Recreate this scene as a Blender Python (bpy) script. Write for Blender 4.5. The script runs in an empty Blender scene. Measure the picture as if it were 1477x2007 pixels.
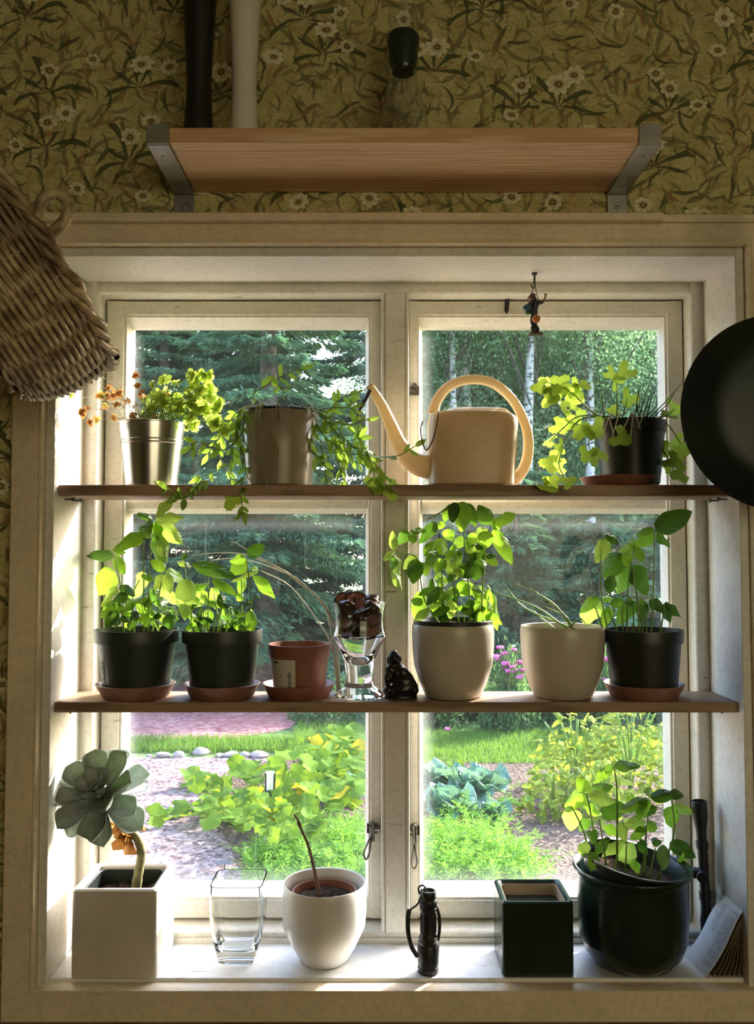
import bpy, bmesh, math, random
import numpy as np
from mathutils import Vector, Matrix, Euler

random.seed(7); rng = np.random.default_rng(7)
scene = bpy.context.scene
C = scene.collection
PI = math.pi

# ------------------------------------------------------------------ camera
FPX, CX, CY = 1728.0, 738.5, 1003.5
PITCH = math.atan(81.5 / FPX)
CAM = Vector((0.0, -1.2, 0.5637))
cd = bpy.data.cameras.new('camera'); cam = bpy.data.objects.new('camera', cd); C.objects.link(cam)
cd.sensor_fit = 'VERTICAL'; cd.sensor_height = 36.0; cd.sensor_width = 36.0
cd.lens = 36.0 * FPX / 2007.0
cd.clip_start = 0.05; cd.clip_end = 300
cam.location = CAM
cam.rotation_euler = (PI / 2 + PITCH, math.radians(0.0), 0)
scene.camera = cam

# ------------------------------------------------------------------ sky, sun, an added unseen fill light for the room
SUN_AZ, SUN_EL = math.radians(46), math.radians(30)
world = bpy.data.worlds.new('world'); scene.world = world; world.use_nodes = True
wn = world.node_tree; wn.nodes.clear()
wo = wn.nodes.new('ShaderNodeOutputWorld'); wb = wn.nodes.new('ShaderNodeBackground')
ws = wn.nodes.new('ShaderNodeTexSky'); ws.sky_type = 'NISHITA'; ws.sun_disc = False
ws.sun_elevation = SUN_EL; ws.sun_rotation = SUN_AZ; ws.dust_density = 2.0
wb.inputs['Strength'].default_value = 0.60
wn.links.new(ws.outputs[0], wb.inputs[0]); wn.links.new(wb.outputs[0], wo.inputs[0])
sl = bpy.data.lights.new('sun', 'SUN'); sl.energy = 6.0; sl.angle = math.radians(0.6); sl.color = (1.0, 0.95, 0.86)
so = bpy.data.objects.new('sun', sl); C.objects.link(so)
sd = Vector((math.sin(SUN_AZ) * math.cos(SUN_EL), math.cos(SUN_AZ) * math.cos(SUN_EL), math.sin(SUN_EL)))
so.rotation_euler = sd.to_track_quat('Z', 'Y').to_euler(); so.location = sd * 30
al = bpy.data.lights.new('room_fill', 'AREA'); al.shape = 'RECTANGLE'; al.size = 1.6; al.size_y = 0.9  # added to brighten the room side; no lamp is modelled for it
al.energy = 5.3; al.color = (1.0, 0.86, 0.52)
ao = bpy.data.objects.new('room_fill', al); C.objects.link(ao)
ao.location = (0.95, -2.7, 0.7); ao.rotation_euler = (math.radians(80), 0, math.radians(16))
vs = scene.view_settings
vs.view_transform = 'Standard'; vs.look = 'None'; vs.gamma = 1.0; vs.use_curve_mapping = False
vs.exposure = 1.35
cy = scene.cycles
cy.max_bounces = 10; cy.transparent_max_bounces = 24; cy.transmission_bounces = 10
cy.sample_clamp_indirect = 6.0; cy.caustics_reflective = False

# ------------------------------------------------------------------ measuring helpers: a point seen at (px, py), standing in the plane Y
FWD = Vector((0, math.cos(PITCH), math.sin(PITCH))); UPV = Vector((0, -math.sin(PITCH), math.cos(PITCH)))
def W(px, py, Y):
    d = Vector((1, 0, 0)) * (px - CX) + UPV * (CY - py) + FWD * FPX
    return CAM + d * ((Y - CAM.y) / d.y)
ZG = CAM.z - 2.0
def G(px, py, z=None):
    d = Vector((1, 0, 0)) * (px - CX) + UPV * (CY - py) + FWD * FPX
    return CAM + d * (((ZG if z is None else z) - CAM.z) / d.z)
def ppm(Y): return (Y - CAM.y) / FPX      # metres per pixel in the plane Y
class View:                                # coordinates read in an enlarged crop
    def __init__(s, x0, y0, k): s.x0, s.y0, s.k = x0, y0, k
    def __call__(s, x, y): return (s.x0 + x / s.k, s.y0 + y / s.k)

# ------------------------------------------------------------------ object helpers
OFF = {}
def tag(o, label=None, cat=None, group=None, kind=None):
    if label: o['label'] = label
    if cat: o['category'] = cat
    if group: o['group'] = group
    if kind: o['kind'] = kind
    return o
def thing(name, loc, label, cat, group=None, kind=None):
    o = bpy.data.objects.new(name, None); C.objects.link(o); o.location = loc
    o.empty_display_size = 0.02
    OFF[o.name] = Vector(loc)
    return tag(o, label, cat, group, kind)
def link(name, me, parent=None, world_off=None):
    o = bpy.data.objects.new(name, me); C.objects.link(o)
    if parent is not None:
        o.parent = parent
        OFF[o.name] = OFF.get(parent.name, Vector((0, 0, 0)))
    else: OFF[o.name] = Vector((0, 0, 0))
    return o
def put(name, me, parent, M):
    """a shared mesh placed by a world matrix under a parent"""
    o = bpy.data.objects.new(name, me); C.objects.link(o); o.parent = parent
    off = OFF.get(parent.name, Vector((0, 0, 0))) if parent is not None else Vector((0, 0, 0))
    o.matrix_basis = Matrix.Translation(-off) @ M
    return o
def finish(me, mat, smooth=True, angle=40):
    if mat is not None:
        for m in (mat if isinstance(mat, (list, tuple)) else [mat]): me.materials.append(m)
    if smooth:
        me.polygons.foreach_set('use_smooth', [True] * len(me.polygons))
        if angle < 180: me.set_sharp_from_angle(angle=math.radians(angle))
    me.update()
def frame_of(t, prev=None):
    t = t.normalized()
    a = prev if prev is not None else (Vector((0, 0, 1)) if abs(t.z) < 0.9 else Vector((1, 0, 0)))
    n = (a - t * a.dot(t))
    if n.length < 1e-6: n = t.orthogonal()
    n.normalize()
    return n, t.cross(n)
def smooth_path(pts, n=6, rad=None):
    """Catmull-Rom through the points"""
    P = [Vector(p) for p in pts]
    if len(P) < 3:
        out = [P[0].lerp(P[-1], i / n) for i in range(n + 1)]
        r = None if rad is None else [rad[0] + (rad[-1] - rad[0]) * i / n for i in range(n + 1)]
        return (out, r) if rad is not None else out
    Q = [P[0] * 2 - P[1]] + P + [P[-1] * 2 - P[-2]]
    out, rr = [], []
    for i in range(1, len(Q) - 2):
        for k in range(n):
            t = k / n
            a, b, c, d = Q[i - 1], Q[i], Q[i + 1], Q[i + 2]
            out.append(0.5 * ((2 * b) + (c - a) * t + (2 * a - 5 * b + 4 * c - d) * t * t + (3 * b - a - 3 * c + d) * t ** 3))
            if rad is not None: rr.append(rad[i - 1] + (rad[i] - rad[i - 1]) * t)
    out.append(P[-1])
    if rad is not None:
        rr.append(rad[-1]); return out, rr
    return out
class MB:
    def __init__(s): s.v = []; s.f = []; s.uv = None
    def add(s, V, F):
        o = len(s.v); s.v += [tuple(p) for p in V]; s.f += [tuple(i + o for i in f) for f in F]; return s
    def box(s, x0, x1, y0, y1, z0, z1):
        return s.add([(x0, y0, z0), (x1, y0, z0), (x1, y1, z0), (x0, y1, z0), (x0, y0, z1), (x1, y0, z1), (x1, y1, z1), (x0, y1, z1)],
                     [(0, 3, 2, 1), (4, 5, 6, 7), (0, 1, 5, 4), (1, 2, 6, 5), (2, 3, 7, 6), (3, 0, 4, 7)])
    def lathe(s, prof, c=(0, 0, 0), seg=48, sx=1.0, sy=1.0, M=None, wob=0.0):
        V, F, rings = [], [], []
        for (r, z) in prof:
            if abs(r) < 1e-6:
                rings.append([len(V)]); V.append(Vector((0, 0, z)))
            else:
                rings.append(list(range(len(V), len(V) + seg)))
                for k in range(seg):
                    a = 2 * PI * k / seg
                    V.append(Vector((r * sx * math.cos(a), r * sy * math.sin(a), z)))
        for A, B in zip(rings[:-1], rings[1:]):
            if len(A) == 1 and len(B) == 1: continue
            for k in range(seg):
                k2 = (k + 1) % seg
                if len(A) == 1: F.append((A[0], B[k2], B[k]))
                elif len(B) == 1: F.append((A[k], A[k2], B[0]))
                else: F.append((A[k], A[k2], B[k2], B[k]))
        M = M if M is not None else Matrix.Identity(4)
        c = Vector(c)
        return s.add([M @ v + c for v in V], F)
    def tube(s, pts, r, seg=8, cap=True, flat=1.0):
        P = [Vector(p) for p in pts]; n = len(P)
        R = r if isinstance(r, (list, tuple)) else [r] * n
        V, F = [], []; prev = None
        for i in range(n):
            t = P[min(i + 1, n - 1)] - P[max(i - 1, 0)]
            if t.length < 1e-9: t = Vector((0, 0, 1))
            a, b = frame_of(t, prev); prev = a
            for k in range(seg):
                an = 2 * PI * k / seg
                V.append(P[i] + a * (R[i] * math.cos(an)) + b * (R[i] * flat * math.sin(an)))
        for i in range(n - 1):
            for k in range(seg):
                k2 = (k + 1) % seg
                F.append((i * seg + k, i * seg + k2, (i + 1) * seg + k2, (i + 1) * seg + k))
        if cap:
            F.append(tuple(range(seg - 1, -1, -1))); F.append(tuple(range((n - 1) * seg, n * seg)))
        return s.add(V, F)
    def ell(s, c, r, rot=None, seg=16, rings=10):
        M = (rot.to_matrix().to_4x4() if isinstance(rot, Euler) else (rot if rot is not None else Matrix.Identity(4)))
        r = (r, r, r) if not isinstance(r, (tuple, list)) else r
        prof = [(math.sin(PI * i / rings), -math.cos(PI * i / rings)) for i in range(rings + 1)]
        prof[0] = (0, -1); prof[-1] = (0, 1)
        return s.lathe(prof, c, seg, M=M @ Matrix.Diagonal((r[0], r[1], r[2], 1)))
    def prism(s, poly, axis, a0, a1):
        """poly of 2-D points extruded along an axis (x, y or z)"""
        n = len(poly)
        def P(p, a): return {'x': (a, p[0], p[1]), 'y': (p[0], a, p[1]), 'z': (p[0], p[1], a)}[axis]
        V = [P(p, a0) for p in poly] + [P(p, a1) for p in poly]
        F = [tuple(range(n)), tuple(range(2 * n - 1, n - 1, -1))] + [(i, i + n, (i + 1) % n + n, (i + 1) % n) for i in range(n)]
        return s.add(V, F)
    def mesh(s, name, mat, smooth=True, angle=40, off=(0, 0, 0)):
        me = bpy.data.meshes.new(name); o = Vector(off)
        me.from_pydata([tuple(Vector(v) - o) for v in s.v], [], s.f)
        bm = bmesh.new(); bm.from_mesh(me); bmesh.ops.recalc_face_normals(bm, faces=bm.faces); bm.to_mesh(me); bm.free()
        finish(me, mat, smooth, angle)
        return me
    def build(s, name, mat, parent=None, smooth=True, angle=40, bevel=0.0, seg=2, sub=0, remesh=0.0, label=None):
        off = OFF.get(parent.name, Vector((0, 0, 0))) if parent is not None else Vector((0, 0, 0))
        me = s.mesh(name, mat, smooth, angle if not remesh else 180, off)
        o = link(name, me, parent)
        if bevel:
            b = o.modifiers.new('bevel', 'BEVEL'); b.width = bevel; b.segments = seg; b.limit_method = 'ANGLE'; b.angle_limit = math.radians(35)
            b.harden_normals = False
        if remesh:
            r = o.modifiers.new('remesh', 'REMESH'); r.mode = 'VOXEL'; r.voxel_size = remesh; r.use_smooth_shade = True
            sm = o.modifiers.new('smooth', 'SMOOTH'); sm.iterations = 3; sm.factor = 0.5
        if sub:
            u = o.modifiers.new('sub', 'SUBSURF'); u.levels = sub; u.render_levels = sub
        if label: o['label'] = label
        return o
def struct(o): o['kind'] = 'structure'; return o

# ------------------------------------------------------------------ node helpers
class NT:
    def __init__(s, name):
        s.m = bpy.data.materials.new(name); s.m.use_nodes = True; s.t = s.m.node_tree; s.t.nodes.clear()
        s.out = s.t.nodes.new('ShaderNodeOutputMaterial')
    def n(s, typ, ins=None, **props):
        nd = s.t.nodes.new(typ)
        for k, v in props.items(): setattr(nd, k, v)
        for k, v in (ins or {}).items(): s.set(nd.inputs[k], v)
        return nd
    def set(s, sock, v):
        if hasattr(v, 'is_linked') or isinstance(v, bpy.types.NodeSocket): s.t.links.new(v, sock)
        else: sock.default_value = v
    def math(s, op, a, b=0.0, c=None, clamp=False):
        nd = s.t.nodes.new('ShaderNodeMath'); nd.operation = op; nd.use_clamp = clamp
        s.set(nd.inputs[0], a); s.set(nd.inputs[1], b)
        if c is not None: s.set(nd.inputs[2], c)
        return nd.outputs[0]
    def vmath(s, op, a, b=(0, 0, 0)):
        nd = s.t.nodes.new('ShaderNodeVectorMath'); nd.operation = op
        s.set(nd.inputs[0], a)
        if op == 'SCALE': s.set(nd.inputs['Scale'], b)
        else: s.set(nd.inputs[1], b)
        return nd.outputs['Value'] if op in ('LENGTH', 'DOT_PRODUCT', 'DISTANCE') else nd.outputs[0]
    def mix(s, fac, a, b):
        nd = s.t.nodes.new('ShaderNodeMix'); nd.data_type = 'RGBA'
        s.set(nd.inputs[0], fac); s.set(nd.inputs[6], col(a)); s.set(nd.inputs[7], col(b)); return nd.outputs[2]
    def noise(s, vec, scale, detail=3.0, rough=0.55, dim='3D'):
        nd = s.n('ShaderNodeTexNoise', {'Scale': scale, 'Detail': detail, 'Roughness': rough}, noise_dimensions=dim)
        if vec is not None: s.t.links.new(vec, nd.inputs['Vector'])
        return nd.outputs[0]
    def ramp(s, fac, lo, hi):
        nd = s.n('ShaderNodeMapRange', {'From Min': lo, 'From Max': hi}, clamp=True, interpolation_type='SMOOTHSTEP'); s.set(nd.inputs[0], fac); return nd.outputs[0]
    def coord(s, kind='Object'): return s.n('ShaderNodeTexCoord').outputs[kind]
    def map(s, vec, scale=(1, 1, 1), loc=(0, 0, 0)):
        nd = s.n('ShaderNodeMapping', {'Scale': scale, 'Location': loc}); s.t.links.new(vec, nd.inputs['Vector']); return nd.outputs[0]
    def bump(s, h, strength=0.3, dist=0.002):
        return s.n('ShaderNodeBump', {'Height': h, 'Strength': strength, 'Distance': dist}).outputs[0]
    def bsdf(s, color, rough=0.5, metal=0.0, spec=0.5, normal=None, **kw):
        b = s.n('ShaderNodeBsdfPrincipled', {'Base Color': col(color), 'Roughness': rough, 'Metallic': metal, 'Specular IOR Level': spec})
        if normal is not None: s.set(b.inputs['Normal'], normal)
        for k, v in kw.items(): s.set(b.inputs[k.replace('_', ' ')], v)
        return b.outputs[0]
    def mixsh(s, fac, a, b):
        nd = s.t.nodes.new('ShaderNodeMixShader'); s.set(nd.inputs[0], fac); s.t.links.new(a, nd.inputs[1]); s.t.links.new(b, nd.inputs[2]); return nd.outputs[0]
    def done(s, sh): s.t.links.new(sh, s.out.inputs['Surface']); return s.m
def col(c):
    if isinstance(c, (tuple, list)) and len(c) == 3: return (*c, 1.0)
    return c
# ------------------------------------------------------------------ materials
def simple(name, c, rough=0.5, metal=0.0, spec=0.5, var=0.12, scale=40, bump=0.0, **kw):
    t = NT(name); co = t.coord()
    n = t.noise(co, scale, 4)
    c2 = tuple(x * (1 - var * 1.6) for x in c)
    nm = t.bump(n, bump, 0.001) if bump else None
    return t.done(t.bsdf(t.mix(t.ramp(n, 0.3, 0.7), c2, c), rough, metal, spec, nm, **kw))
def paint(name, c, wear=0.5, rough=0.42):
    """old cream oil paint: faint brush marks, small chips and grime"""
    t = NT(name); co = t.coord()
    n1 = t.noise(co, 9, 4); n2 = t.noise(co, 130, 3); n3 = t.noise(t.map(co, (14, 60, 90)), 1.0, 6, 0.7)
    base = t.mix(t.ramp(n1, 0.3, 0.75), tuple(x * 0.86 for x in c), c)
    base = t.mix(t.math('MULTIPLY', t.ramp(n2, 0.42, 0.66), 0.16), base, (0.30, 0.22, 0.12))
    chip = t.math('MULTIPLY', t.ramp(n3, 0.70 - 0.06 * wear, 0.74 - 0.05 * wear), wear)
    base = t.mix(chip, base, (0.16, 0.12, 0.08))
    h = t.math('SUBTRACT', n2, t.math('MULTIPLY', chip, 2.0))
    return t.done(t.bsdf(base, rough, 0, 0.4, t.bump(h, 0.25, 0.0006)))
M_case = paint('casing_paint', (0.86, 0.74, 0.55), 0.35)
M_frame = paint('window_paint', (0.78, 0.75, 0.66), 0.95)
M_jamb = paint('lining_paint', (0.82, 0.80, 0.74), 0.3)
def sill_mat():
    t = NT('sill_paint'); co = t.coord()
    n1 = t.noise(t.map(co, (3, 30, 1)), 3.0, 6, 0.7); n2 = t.noise(co, 60, 4)
    base = t.mix(t.ramp(n2, 0.3, 0.7), (0.78, 0.78, 0.78), (0.86, 0.86, 0.85))
    worn = t.math('MULTIPLY', t.ramp(n1, 0.60, 0.66), 0.7)
    base = t.mix(worn, base, (0.42, 0.20, 0.13))
    return t.done(t.bsdf(base, 0.38, 0, 0.5, t.bump(n2, 0.2, 0.0006)))
M_sill = sill_mat()
def wood(name, a, b, rough=0.55, k=1.0, along='x'):
    t = NT(name); co = t.coord()
    sc = {'x': (2.2, 60, 60), 'z': (60, 60, 2.2)}[along]
    n = t.noise(t.map(co, tuple(s * k for s in sc)), 1.0, 6, 0.65)
    n2 = t.noise(t.map(co, (1.5, 14, 14)), 2.0, 3)
    w = t.n('ShaderNodeTexWave', {'Scale': 1.3, 'Distortion': 9.0, 'Detail': 3.0, 'Detail Scale': 1.4}, wave_type='BANDS', bands_direction='Y')
    t.t.links.new(t.map(co, (3.0, 34, 22)), w.inputs['Vector'])
    f = t.math('ADD', t.math('MULTIPLY', n, 0.55), t.math('MULTIPLY', w.outputs[0], 0.45))
    c = t.mix(t.ramp(f, 0.28, 0.72), a, b)
    c = t.mix(t.math('MULTIPLY', t.ramp(n2, 0.55, 0.75), 0.35), c, tuple(x * 0.45 for x in a))
    return t.done(t.bsdf(c, rough, 0, 0.4, t.bump(n, 0.25, 0.0008)))
M_shelf = wood('plank_wood', (0.20, 0.12, 0.075), (0.36, 0.24, 0.15))
M_board = wood('pine_board', (0.66, 0.40, 0.22), (0.84, 0.60, 0.38), 0.38)
def wallpaper():
    t = NT('floral_wallpaper'); co = t.coord()
    xyz = t.n('ShaderNodeSeparateXYZ'); t.t.links.new(co, xyz.inputs[0])
    cmb = t.n('ShaderNodeCombineXYZ'); t.t.links.new(xyz.outputs[0], cmb.inputs[0]); t.t.links.new(xyz.outputs[2], cmb.inputs[1])
    t.t.links.new(t.math('ADD', xyz.outputs[1], xyz.outputs[1]), cmb.inputs[2])
    # side walls run along Y: fold Y into the first coordinate so the print continues round the corner
    flat = t.n('ShaderNodeCombineXYZ'); t.t.links.new(t.math('ADD', xyz.outputs[0], xyz.outputs[1]), flat.inputs[0]); t.t.links.new(xyz.outputs[2], flat.inputs[1])
    wob = t.n('ShaderNodeTexNoise', {'Scale': 38.0, 'Detail': 3.0}); t.t.links.new(flat.outputs[0], wob.inputs['Vector'])
    uv = t.vmath('ADD', flat.outputs[0], t.vmath('SCALE', t.vmath('SUBTRACT', wob.outputs[1], (0.5, 0.5, 0.5)), 0.010))
    def cells(scale, off, rnd):
        p = t.vmath('ADD', t.vmath('SCALE', uv, scale), off)
        v = t.n('ShaderNodeTexVoronoi', {'Scale': 1.0, 'Randomness': rnd}, voronoi_dimensions='2D', feature='F1')
        t.t.links.new(p, v.inputs['Vector'])
        d = t.vmath('SUBTRACT', p, v.outputs['Position'])
        s = t.n('ShaderNodeSeparateColor'); t.t.links.new(v.outputs['Color'], s.inputs[0])
        q = t.n('ShaderNodeSeparateXYZ'); t.t.links.new(d, q.inputs[0])
        return q.outputs[0], q.outputs[1], s.outputs[0], s.outputs[1], s.outputs[2]
    def blade(scale, off, L, wdt, k):
        x, y, r, g, b = cells(scale, off, 0.9)
        a = t.math('MULTIPLY', r, 6.283)
        ca, sa = t.math('COSINE', a), t.math('SINE', a)
        u = t.math('ADD', t.math('MULTIPLY', x, ca), t.math('MULTIPLY', y, sa))
        v = t.math('SUBTRACT', t.math('MULTIPLY', y, ca), t.math('MULTIPLY', x, sa))
        kk = t.math('MULTIPLY', t.math('SUBTRACT', g, 0.5), k)
        v = t.math('ADD', t.math('SUBTRACT', v, t.math('MULTIPLY', kk, t.math('MULTIPLY', u, u))), 0.03)
        un = t.math('DIVIDE', u, L)
        wd = t.math('MULTIPLY', wdt, t.math('SUBTRACT', 1.0, t.math('MULTIPLY', un, un)))
        return t.math('LESS_THAN', t.math('ABSOLUTE', v), wd)
    def tuft(scale, off, R):
        x, y, r, g, b = cells(scale, off, 0.75)
        y = t.math('ADD', y, 0.10)
        rad = t.math('SQRT', t.math('ADD', t.math('MULTIPLY', x, x), t.math('MULTIPLY', y, y)))
        an = t.math('ADD', t.math('ARCTAN2', y, x), t.math('MULTIPLY', t.math('MULTIPLY', rad, x), 1.6))
        up = t.math('GREATER_THAN', t.math('SINE', an), -0.25)
        ray = t.math('GREATER_THAN', t.math('COSINE', t.math('ADD', t.math('MULTIPLY', an, 9.0), t.math('MULTIPLY', r, 6.28))), t.math('ADD', 0.25, t.math('MULTIPLY', rad, 1.3)))
        rr = t.math('LESS_THAN', rad, t.math('MULTIPLY', R, t.math('ADD', 0.75, t.math('MULTIPLY', t.math('SINE', t.math('MULTIPLY', an, 4.0)), 0.3))))
        return t.math('MULTIPLY', up, t.math('MULTIPLY', ray, rr))
    def flower(scale, off, R, pet, rnd=0.8):
        x, y, r, g, b = cells(scale, off, rnd)
        y = t.math('MULTIPLY', y, t.math('ADD', 1.0, t.math('MULTIPLY', g, 0.35)))
        rad = t.math('SQRT', t.math('ADD', t.math('MULTIPLY', x, x), t.math('MULTIPLY', y, y)))
        an = t.math('ADD', t.math('ARCTAN2', y, x), t.math('MULTIPLY', r, 6.28))
        rim = t.math('MULTIPLY', t.math('MULTIPLY', R, t.math('ADD', 0.8, t.math('MULTIPLY', b, 0.35))), t.math('ADD', 0.78, t.math('MULTIPLY', t.math('POWER', t.math('ABSOLUTE', t.math('COSINE', t.math('MULTIPLY', an, pet / 2))), 0.6), 0.34)))
        return t.math('LESS_THAN', rad, rim), t.math('DIVIDE', rad, R), an
    n1 = t.noise(uv, 26, 5, 0.7); n2 = t.noise(uv, 240, 3, 0.7); n3 = t.noise(uv, 8, 3)
    c = t.mix(t.ramp(n1, 0.3, 0.7), (0.46, 0.42, 0.17), (0.66, 0.60, 0.30))
    c = t.mix(t.math('MULTIPLY', t.ramp(n3, 0.45, 0.7), 0.5), c, (0.46, 0.31, 0.15))
    pale = (0.36, 0.33, 0.17); dark = (0.07, 0.085, 0.035); mid = (0.19, 0.185, 0.08)
    c = t.mix(t.math('MULTIPLY', blade(20, (3.3, 8.1, 0), 0.34, 0.06, 3.0), 0.8), c, (0.30, 0.17, 0.07))
    c = t.mix(t.math('MULTIPLY', blade(16, (1.3, 2.1, 0), 0.42, 0.06, 2.4), 0.75), c, mid)
    c = t.mix(t.math('MULTIPLY', blade(19, (7.3, 4.1, 0), 0.40, 0.05, 3.2), 0.85), c, dark)
    c = t.mix(t.math('MULTIPLY', blade(23, (17.3, 9.1, 0), 0.42, 0.055, 3.2), 0.8), c, mid)
    c = t.mix(t.math('MULTIPLY', blade(34, (5.3, 19.1, 0), 0.44, 0.08, 3.2), 0.6), c, mid)
    c = t.mix(t.math('MULTIPLY', blade(30, (25.3, 3.1, 0), 0.44, 0.07, 3.2), 0.6), c, dark)
    c = t.mix(t.math('MULTIPLY', blade(27, (45.3, 33.1, 0), 0.44, 0.09, 3.2), 0.5), c, (0.42, 0.25, 0.11))
    c = t.mix(t.math('MULTIPLY', tuft(8.0, (2.0, 5.53, 0), 0.46), 0.9), c, dark)
    for sc, off, R, pet in ((8.0, (2.0, 5.38, 0), 0.115, 8.0), (10.0, (14.7, 31.9, 0), 0.12, 8.0)):
        m, rn, an = flower(sc, off, R, pet)
        pc = t.mix(t.ramp(rn, 0.35, 0.8), (0.55, 0.49, 0.28), (0.82, 0.77, 0.53))
        pc = t.mix(t.math('LESS_THAN', rn, 0.36), pc, (0.16, 0.12, 0.045))
        pc = t.mix(t.math('LESS_THAN', rn, 0.17), pc, (0.45, 0.34, 0.13))
        c = t.mix(m, c, pc)
    c = t.mix(t.math('MULTIPLY', t.ramp(n2, 0.45, 0.65), 0.35), c, (0.11, 0.085, 0.03))
    return t.done(t.bsdf(c, 0.75, 0, 0.2, t.bump(n2, 0.15, 0.0004)))
M_wall = wallpaper()
def leafmat(name, dark, lite, trans, tw=0.5, vein=True, spread=0.12, gloss=0.35):
    """leaf: waxy reflecting face, light shining through, pale veins; a little different from leaf to leaf"""
    t = NT(name); co = t.coord()
    oi = t.n('ShaderNodeObjectInfo').outputs['Random']
    n = t.noise(co, 3.5, 3)
    f = t.math('ADD', t.math('MULTIPLY', n, 0.7), t.math('MULTIPLY', oi, 0.5))
    c = t.mix(t.ramp(f, 0.3, 0.9), dark, lite)
    tc = t.mix(t.ramp(f, 0.2, 1.0), tuple(x * 0.75 for x in trans), trans)
    nm = None
    if vein:
        s = t.n('ShaderNodeSeparateXYZ'); t.t.links.new(co, s.inputs[0])
        ay = t.math('ABSOLUTE', s.outputs[1])
        w = t.math('SINE', t.math('MULTIPLY', t.math('SUBTRACT', s.outputs[0], t.math('MULTIPLY', ay, 0.8)), 44.0))
        v = t.math('MAXIMUM', t.ramp(w, 0.86, 1.0), t.ramp(ay, 0.035, 0.012))
        c = t.mix(t.math('MULTIPLY', v, 0.35), c, tuple(min(1, x * 1.6 + 0.03) for x in lite))
        tc = t.mix(t.math('MULTIPLY', v, 0.35), tc, tuple(x * 0.6 for x in trans))
        nm = t.bump(w, 0.35, 0.02)
    tr = t.n('ShaderNodeBsdfTranslucent', {'Color': tc}).outputs[0]
    return t.done(t.mixsh(tw, t.bsdf(c, gloss, 0, 0.4 if gloss < 0.5 else 0.15, nm), tr))
M_basil = leafmat('basil_leaf', (0.04, 0.12, 0.02), (0.11, 0.24, 0.04), (0.31, 0.56, 0.035), 0.5)
M_basil3 = leafmat('shaded_basil_leaf', (0.022, 0.07, 0.015), (0.06, 0.15, 0.028), (0.12, 0.27, 0.02), 0.38, gloss=0.28)  # darker copy of the basil leaf, with shade put into its colour
M_basil2 = leafmat('pale_basil_leaf', (0.09, 0.17, 0.04), (0.22, 0.33, 0.09), (0.42, 0.60, 0.08), 0.5)
M_stem = leafmat('green_stem', (0.16, 0.26, 0.06), (0.26, 0.38, 0.10), (0.40, 0.56, 0.14), 0.35, False)
M_stemdk = simple('dark_stem', (0.10, 0.12, 0.04), 0.5)
M_parsley = leafmat('parsley_leaf', (0.20, 0.30, 0.05), (0.34, 0.42, 0.08), (0.66, 0.82, 0.14), 0.55, False)
M_dry = leafmat('dry_leaf', (0.22, 0.10, 0.03), (0.40, 0.21, 0.07), (0.62, 0.30, 0.09), 0.45, False)
M_trail = leafmat('trailing_leaf', (0.08, 0.17, 0.03), (0.17, 0.28, 0.05), (0.40, 0.62, 0.06), 0.5)
M_celery = leafmat('celery_leaf', (0.12, 0.22, 0.04), (0.24, 0.34, 0.06), (0.48, 0.66, 0.07), 0.5, False)
M_straw = leafmat('pale_straw', (0.70, 0.66, 0.54), (0.86, 0.82, 0.70), (0.85, 0.82, 0.70), 0.4, False)
M_twig = simple('brown_twig', (0.16, 0.085, 0.05), 0.7)
M_echev = None
def echev():
    t = NT('succulent_leaf'); co = t.coord()
    s = t.n('ShaderNodeSeparateXYZ'); t.t.links.new(co, s.inputs[0])
    n = t.noise(co, 4, 3)
    c = t.mix(t.ramp(n, 0.3, 0.7), (0.36, 0.45, 0.42), (0.58, 0.66, 0.65))
    c = t.mix(t.ramp(s.outputs[0], 0.35, 0.0), c, (0.45, 0.52, 0.40))
    edge = t.ramp(t.math('ABSOLUTE', s.outputs[1]), 0.32, 0.45)
    c = t.mix(t.math('MULTIPLY', edge, 0.5), c, (0.52, 0.58, 0.48))
    tr = t.n('ShaderNodeBsdfTranslucent', {'Color': (0.25, 0.36, 0.16, 1)}).outputs[0]
    return t.done(t.mixsh(0.25, t.bsdf(c, 0.42, 0, 0.5), tr))
M_echev = echev()
M_potgreen = simple('dark_green_plastic', (0.028, 0.042, 0.036), 0.4, var=0.2, scale=60)
M_potblack = simple('black_plastic', (0.016, 0.022, 0.02), 0.38, var=0.15, scale=60)
M_terra = simple('terracotta_plastic', (0.30, 0.115, 0.07), 0.45, var=0.12, scale=50)
M_saucer = simple('saucer_plastic', (0.34, 0.165, 0.12), 0.45, var=0.12, scale=50)
M_soil = simple('potting_soil', (0.075, 0.050, 0.034), 0.95, spec=0.05, var=0.5, scale=160, bump=1.0)
M_cream = simple('cream_glaze', (0.56, 0.51, 0.42), 0.28, var=0.04, scale=30)
M_white = simple('white_glaze', (0.80, 0.79, 0.77), 0.25, var=0.04, scale=20)
M_planter = simple('white_planter_glaze', (0.66, 0.61, 0.55), 0.4, var=0.06, scale=20)
M_olive = simple('taupe_glaze', (0.30, 0.25, 0.17), 0.3, var=0.12, scale=30)
M_darkglaze = simple('black_green_glaze', (0.012, 0.030, 0.022), 0.22, var=0.2, scale=20)
M_black = simple('matt_black', (0.010, 0.010, 0.011), 0.45, var=0.1)
M_blackgl = simple('glossy_black', (0.010, 0.010, 0.011), 0.3, var=0.1)
M_iron = simple('blued_iron', (0.016, 0.026, 0.022), 0.42, 0.3, var=0.35, scale=14)
M_steel = simple('grey_steel', (0.42, 0.42, 0.40), 0.38, 0.7, var=0.15)
M_zinc = simple('galvanised_metal', (0.62, 0.62, 0.62), 0.22, 1.0, var=0.12, scale=24)
M_brass = simple('tarnished_metal', (0.22, 0.20, 0.17), 0.32, 0.9, var=0.2)
M_nail = simple('dark_nail', (0.10, 0.09, 0.08), 0.5, 0.7)
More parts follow.
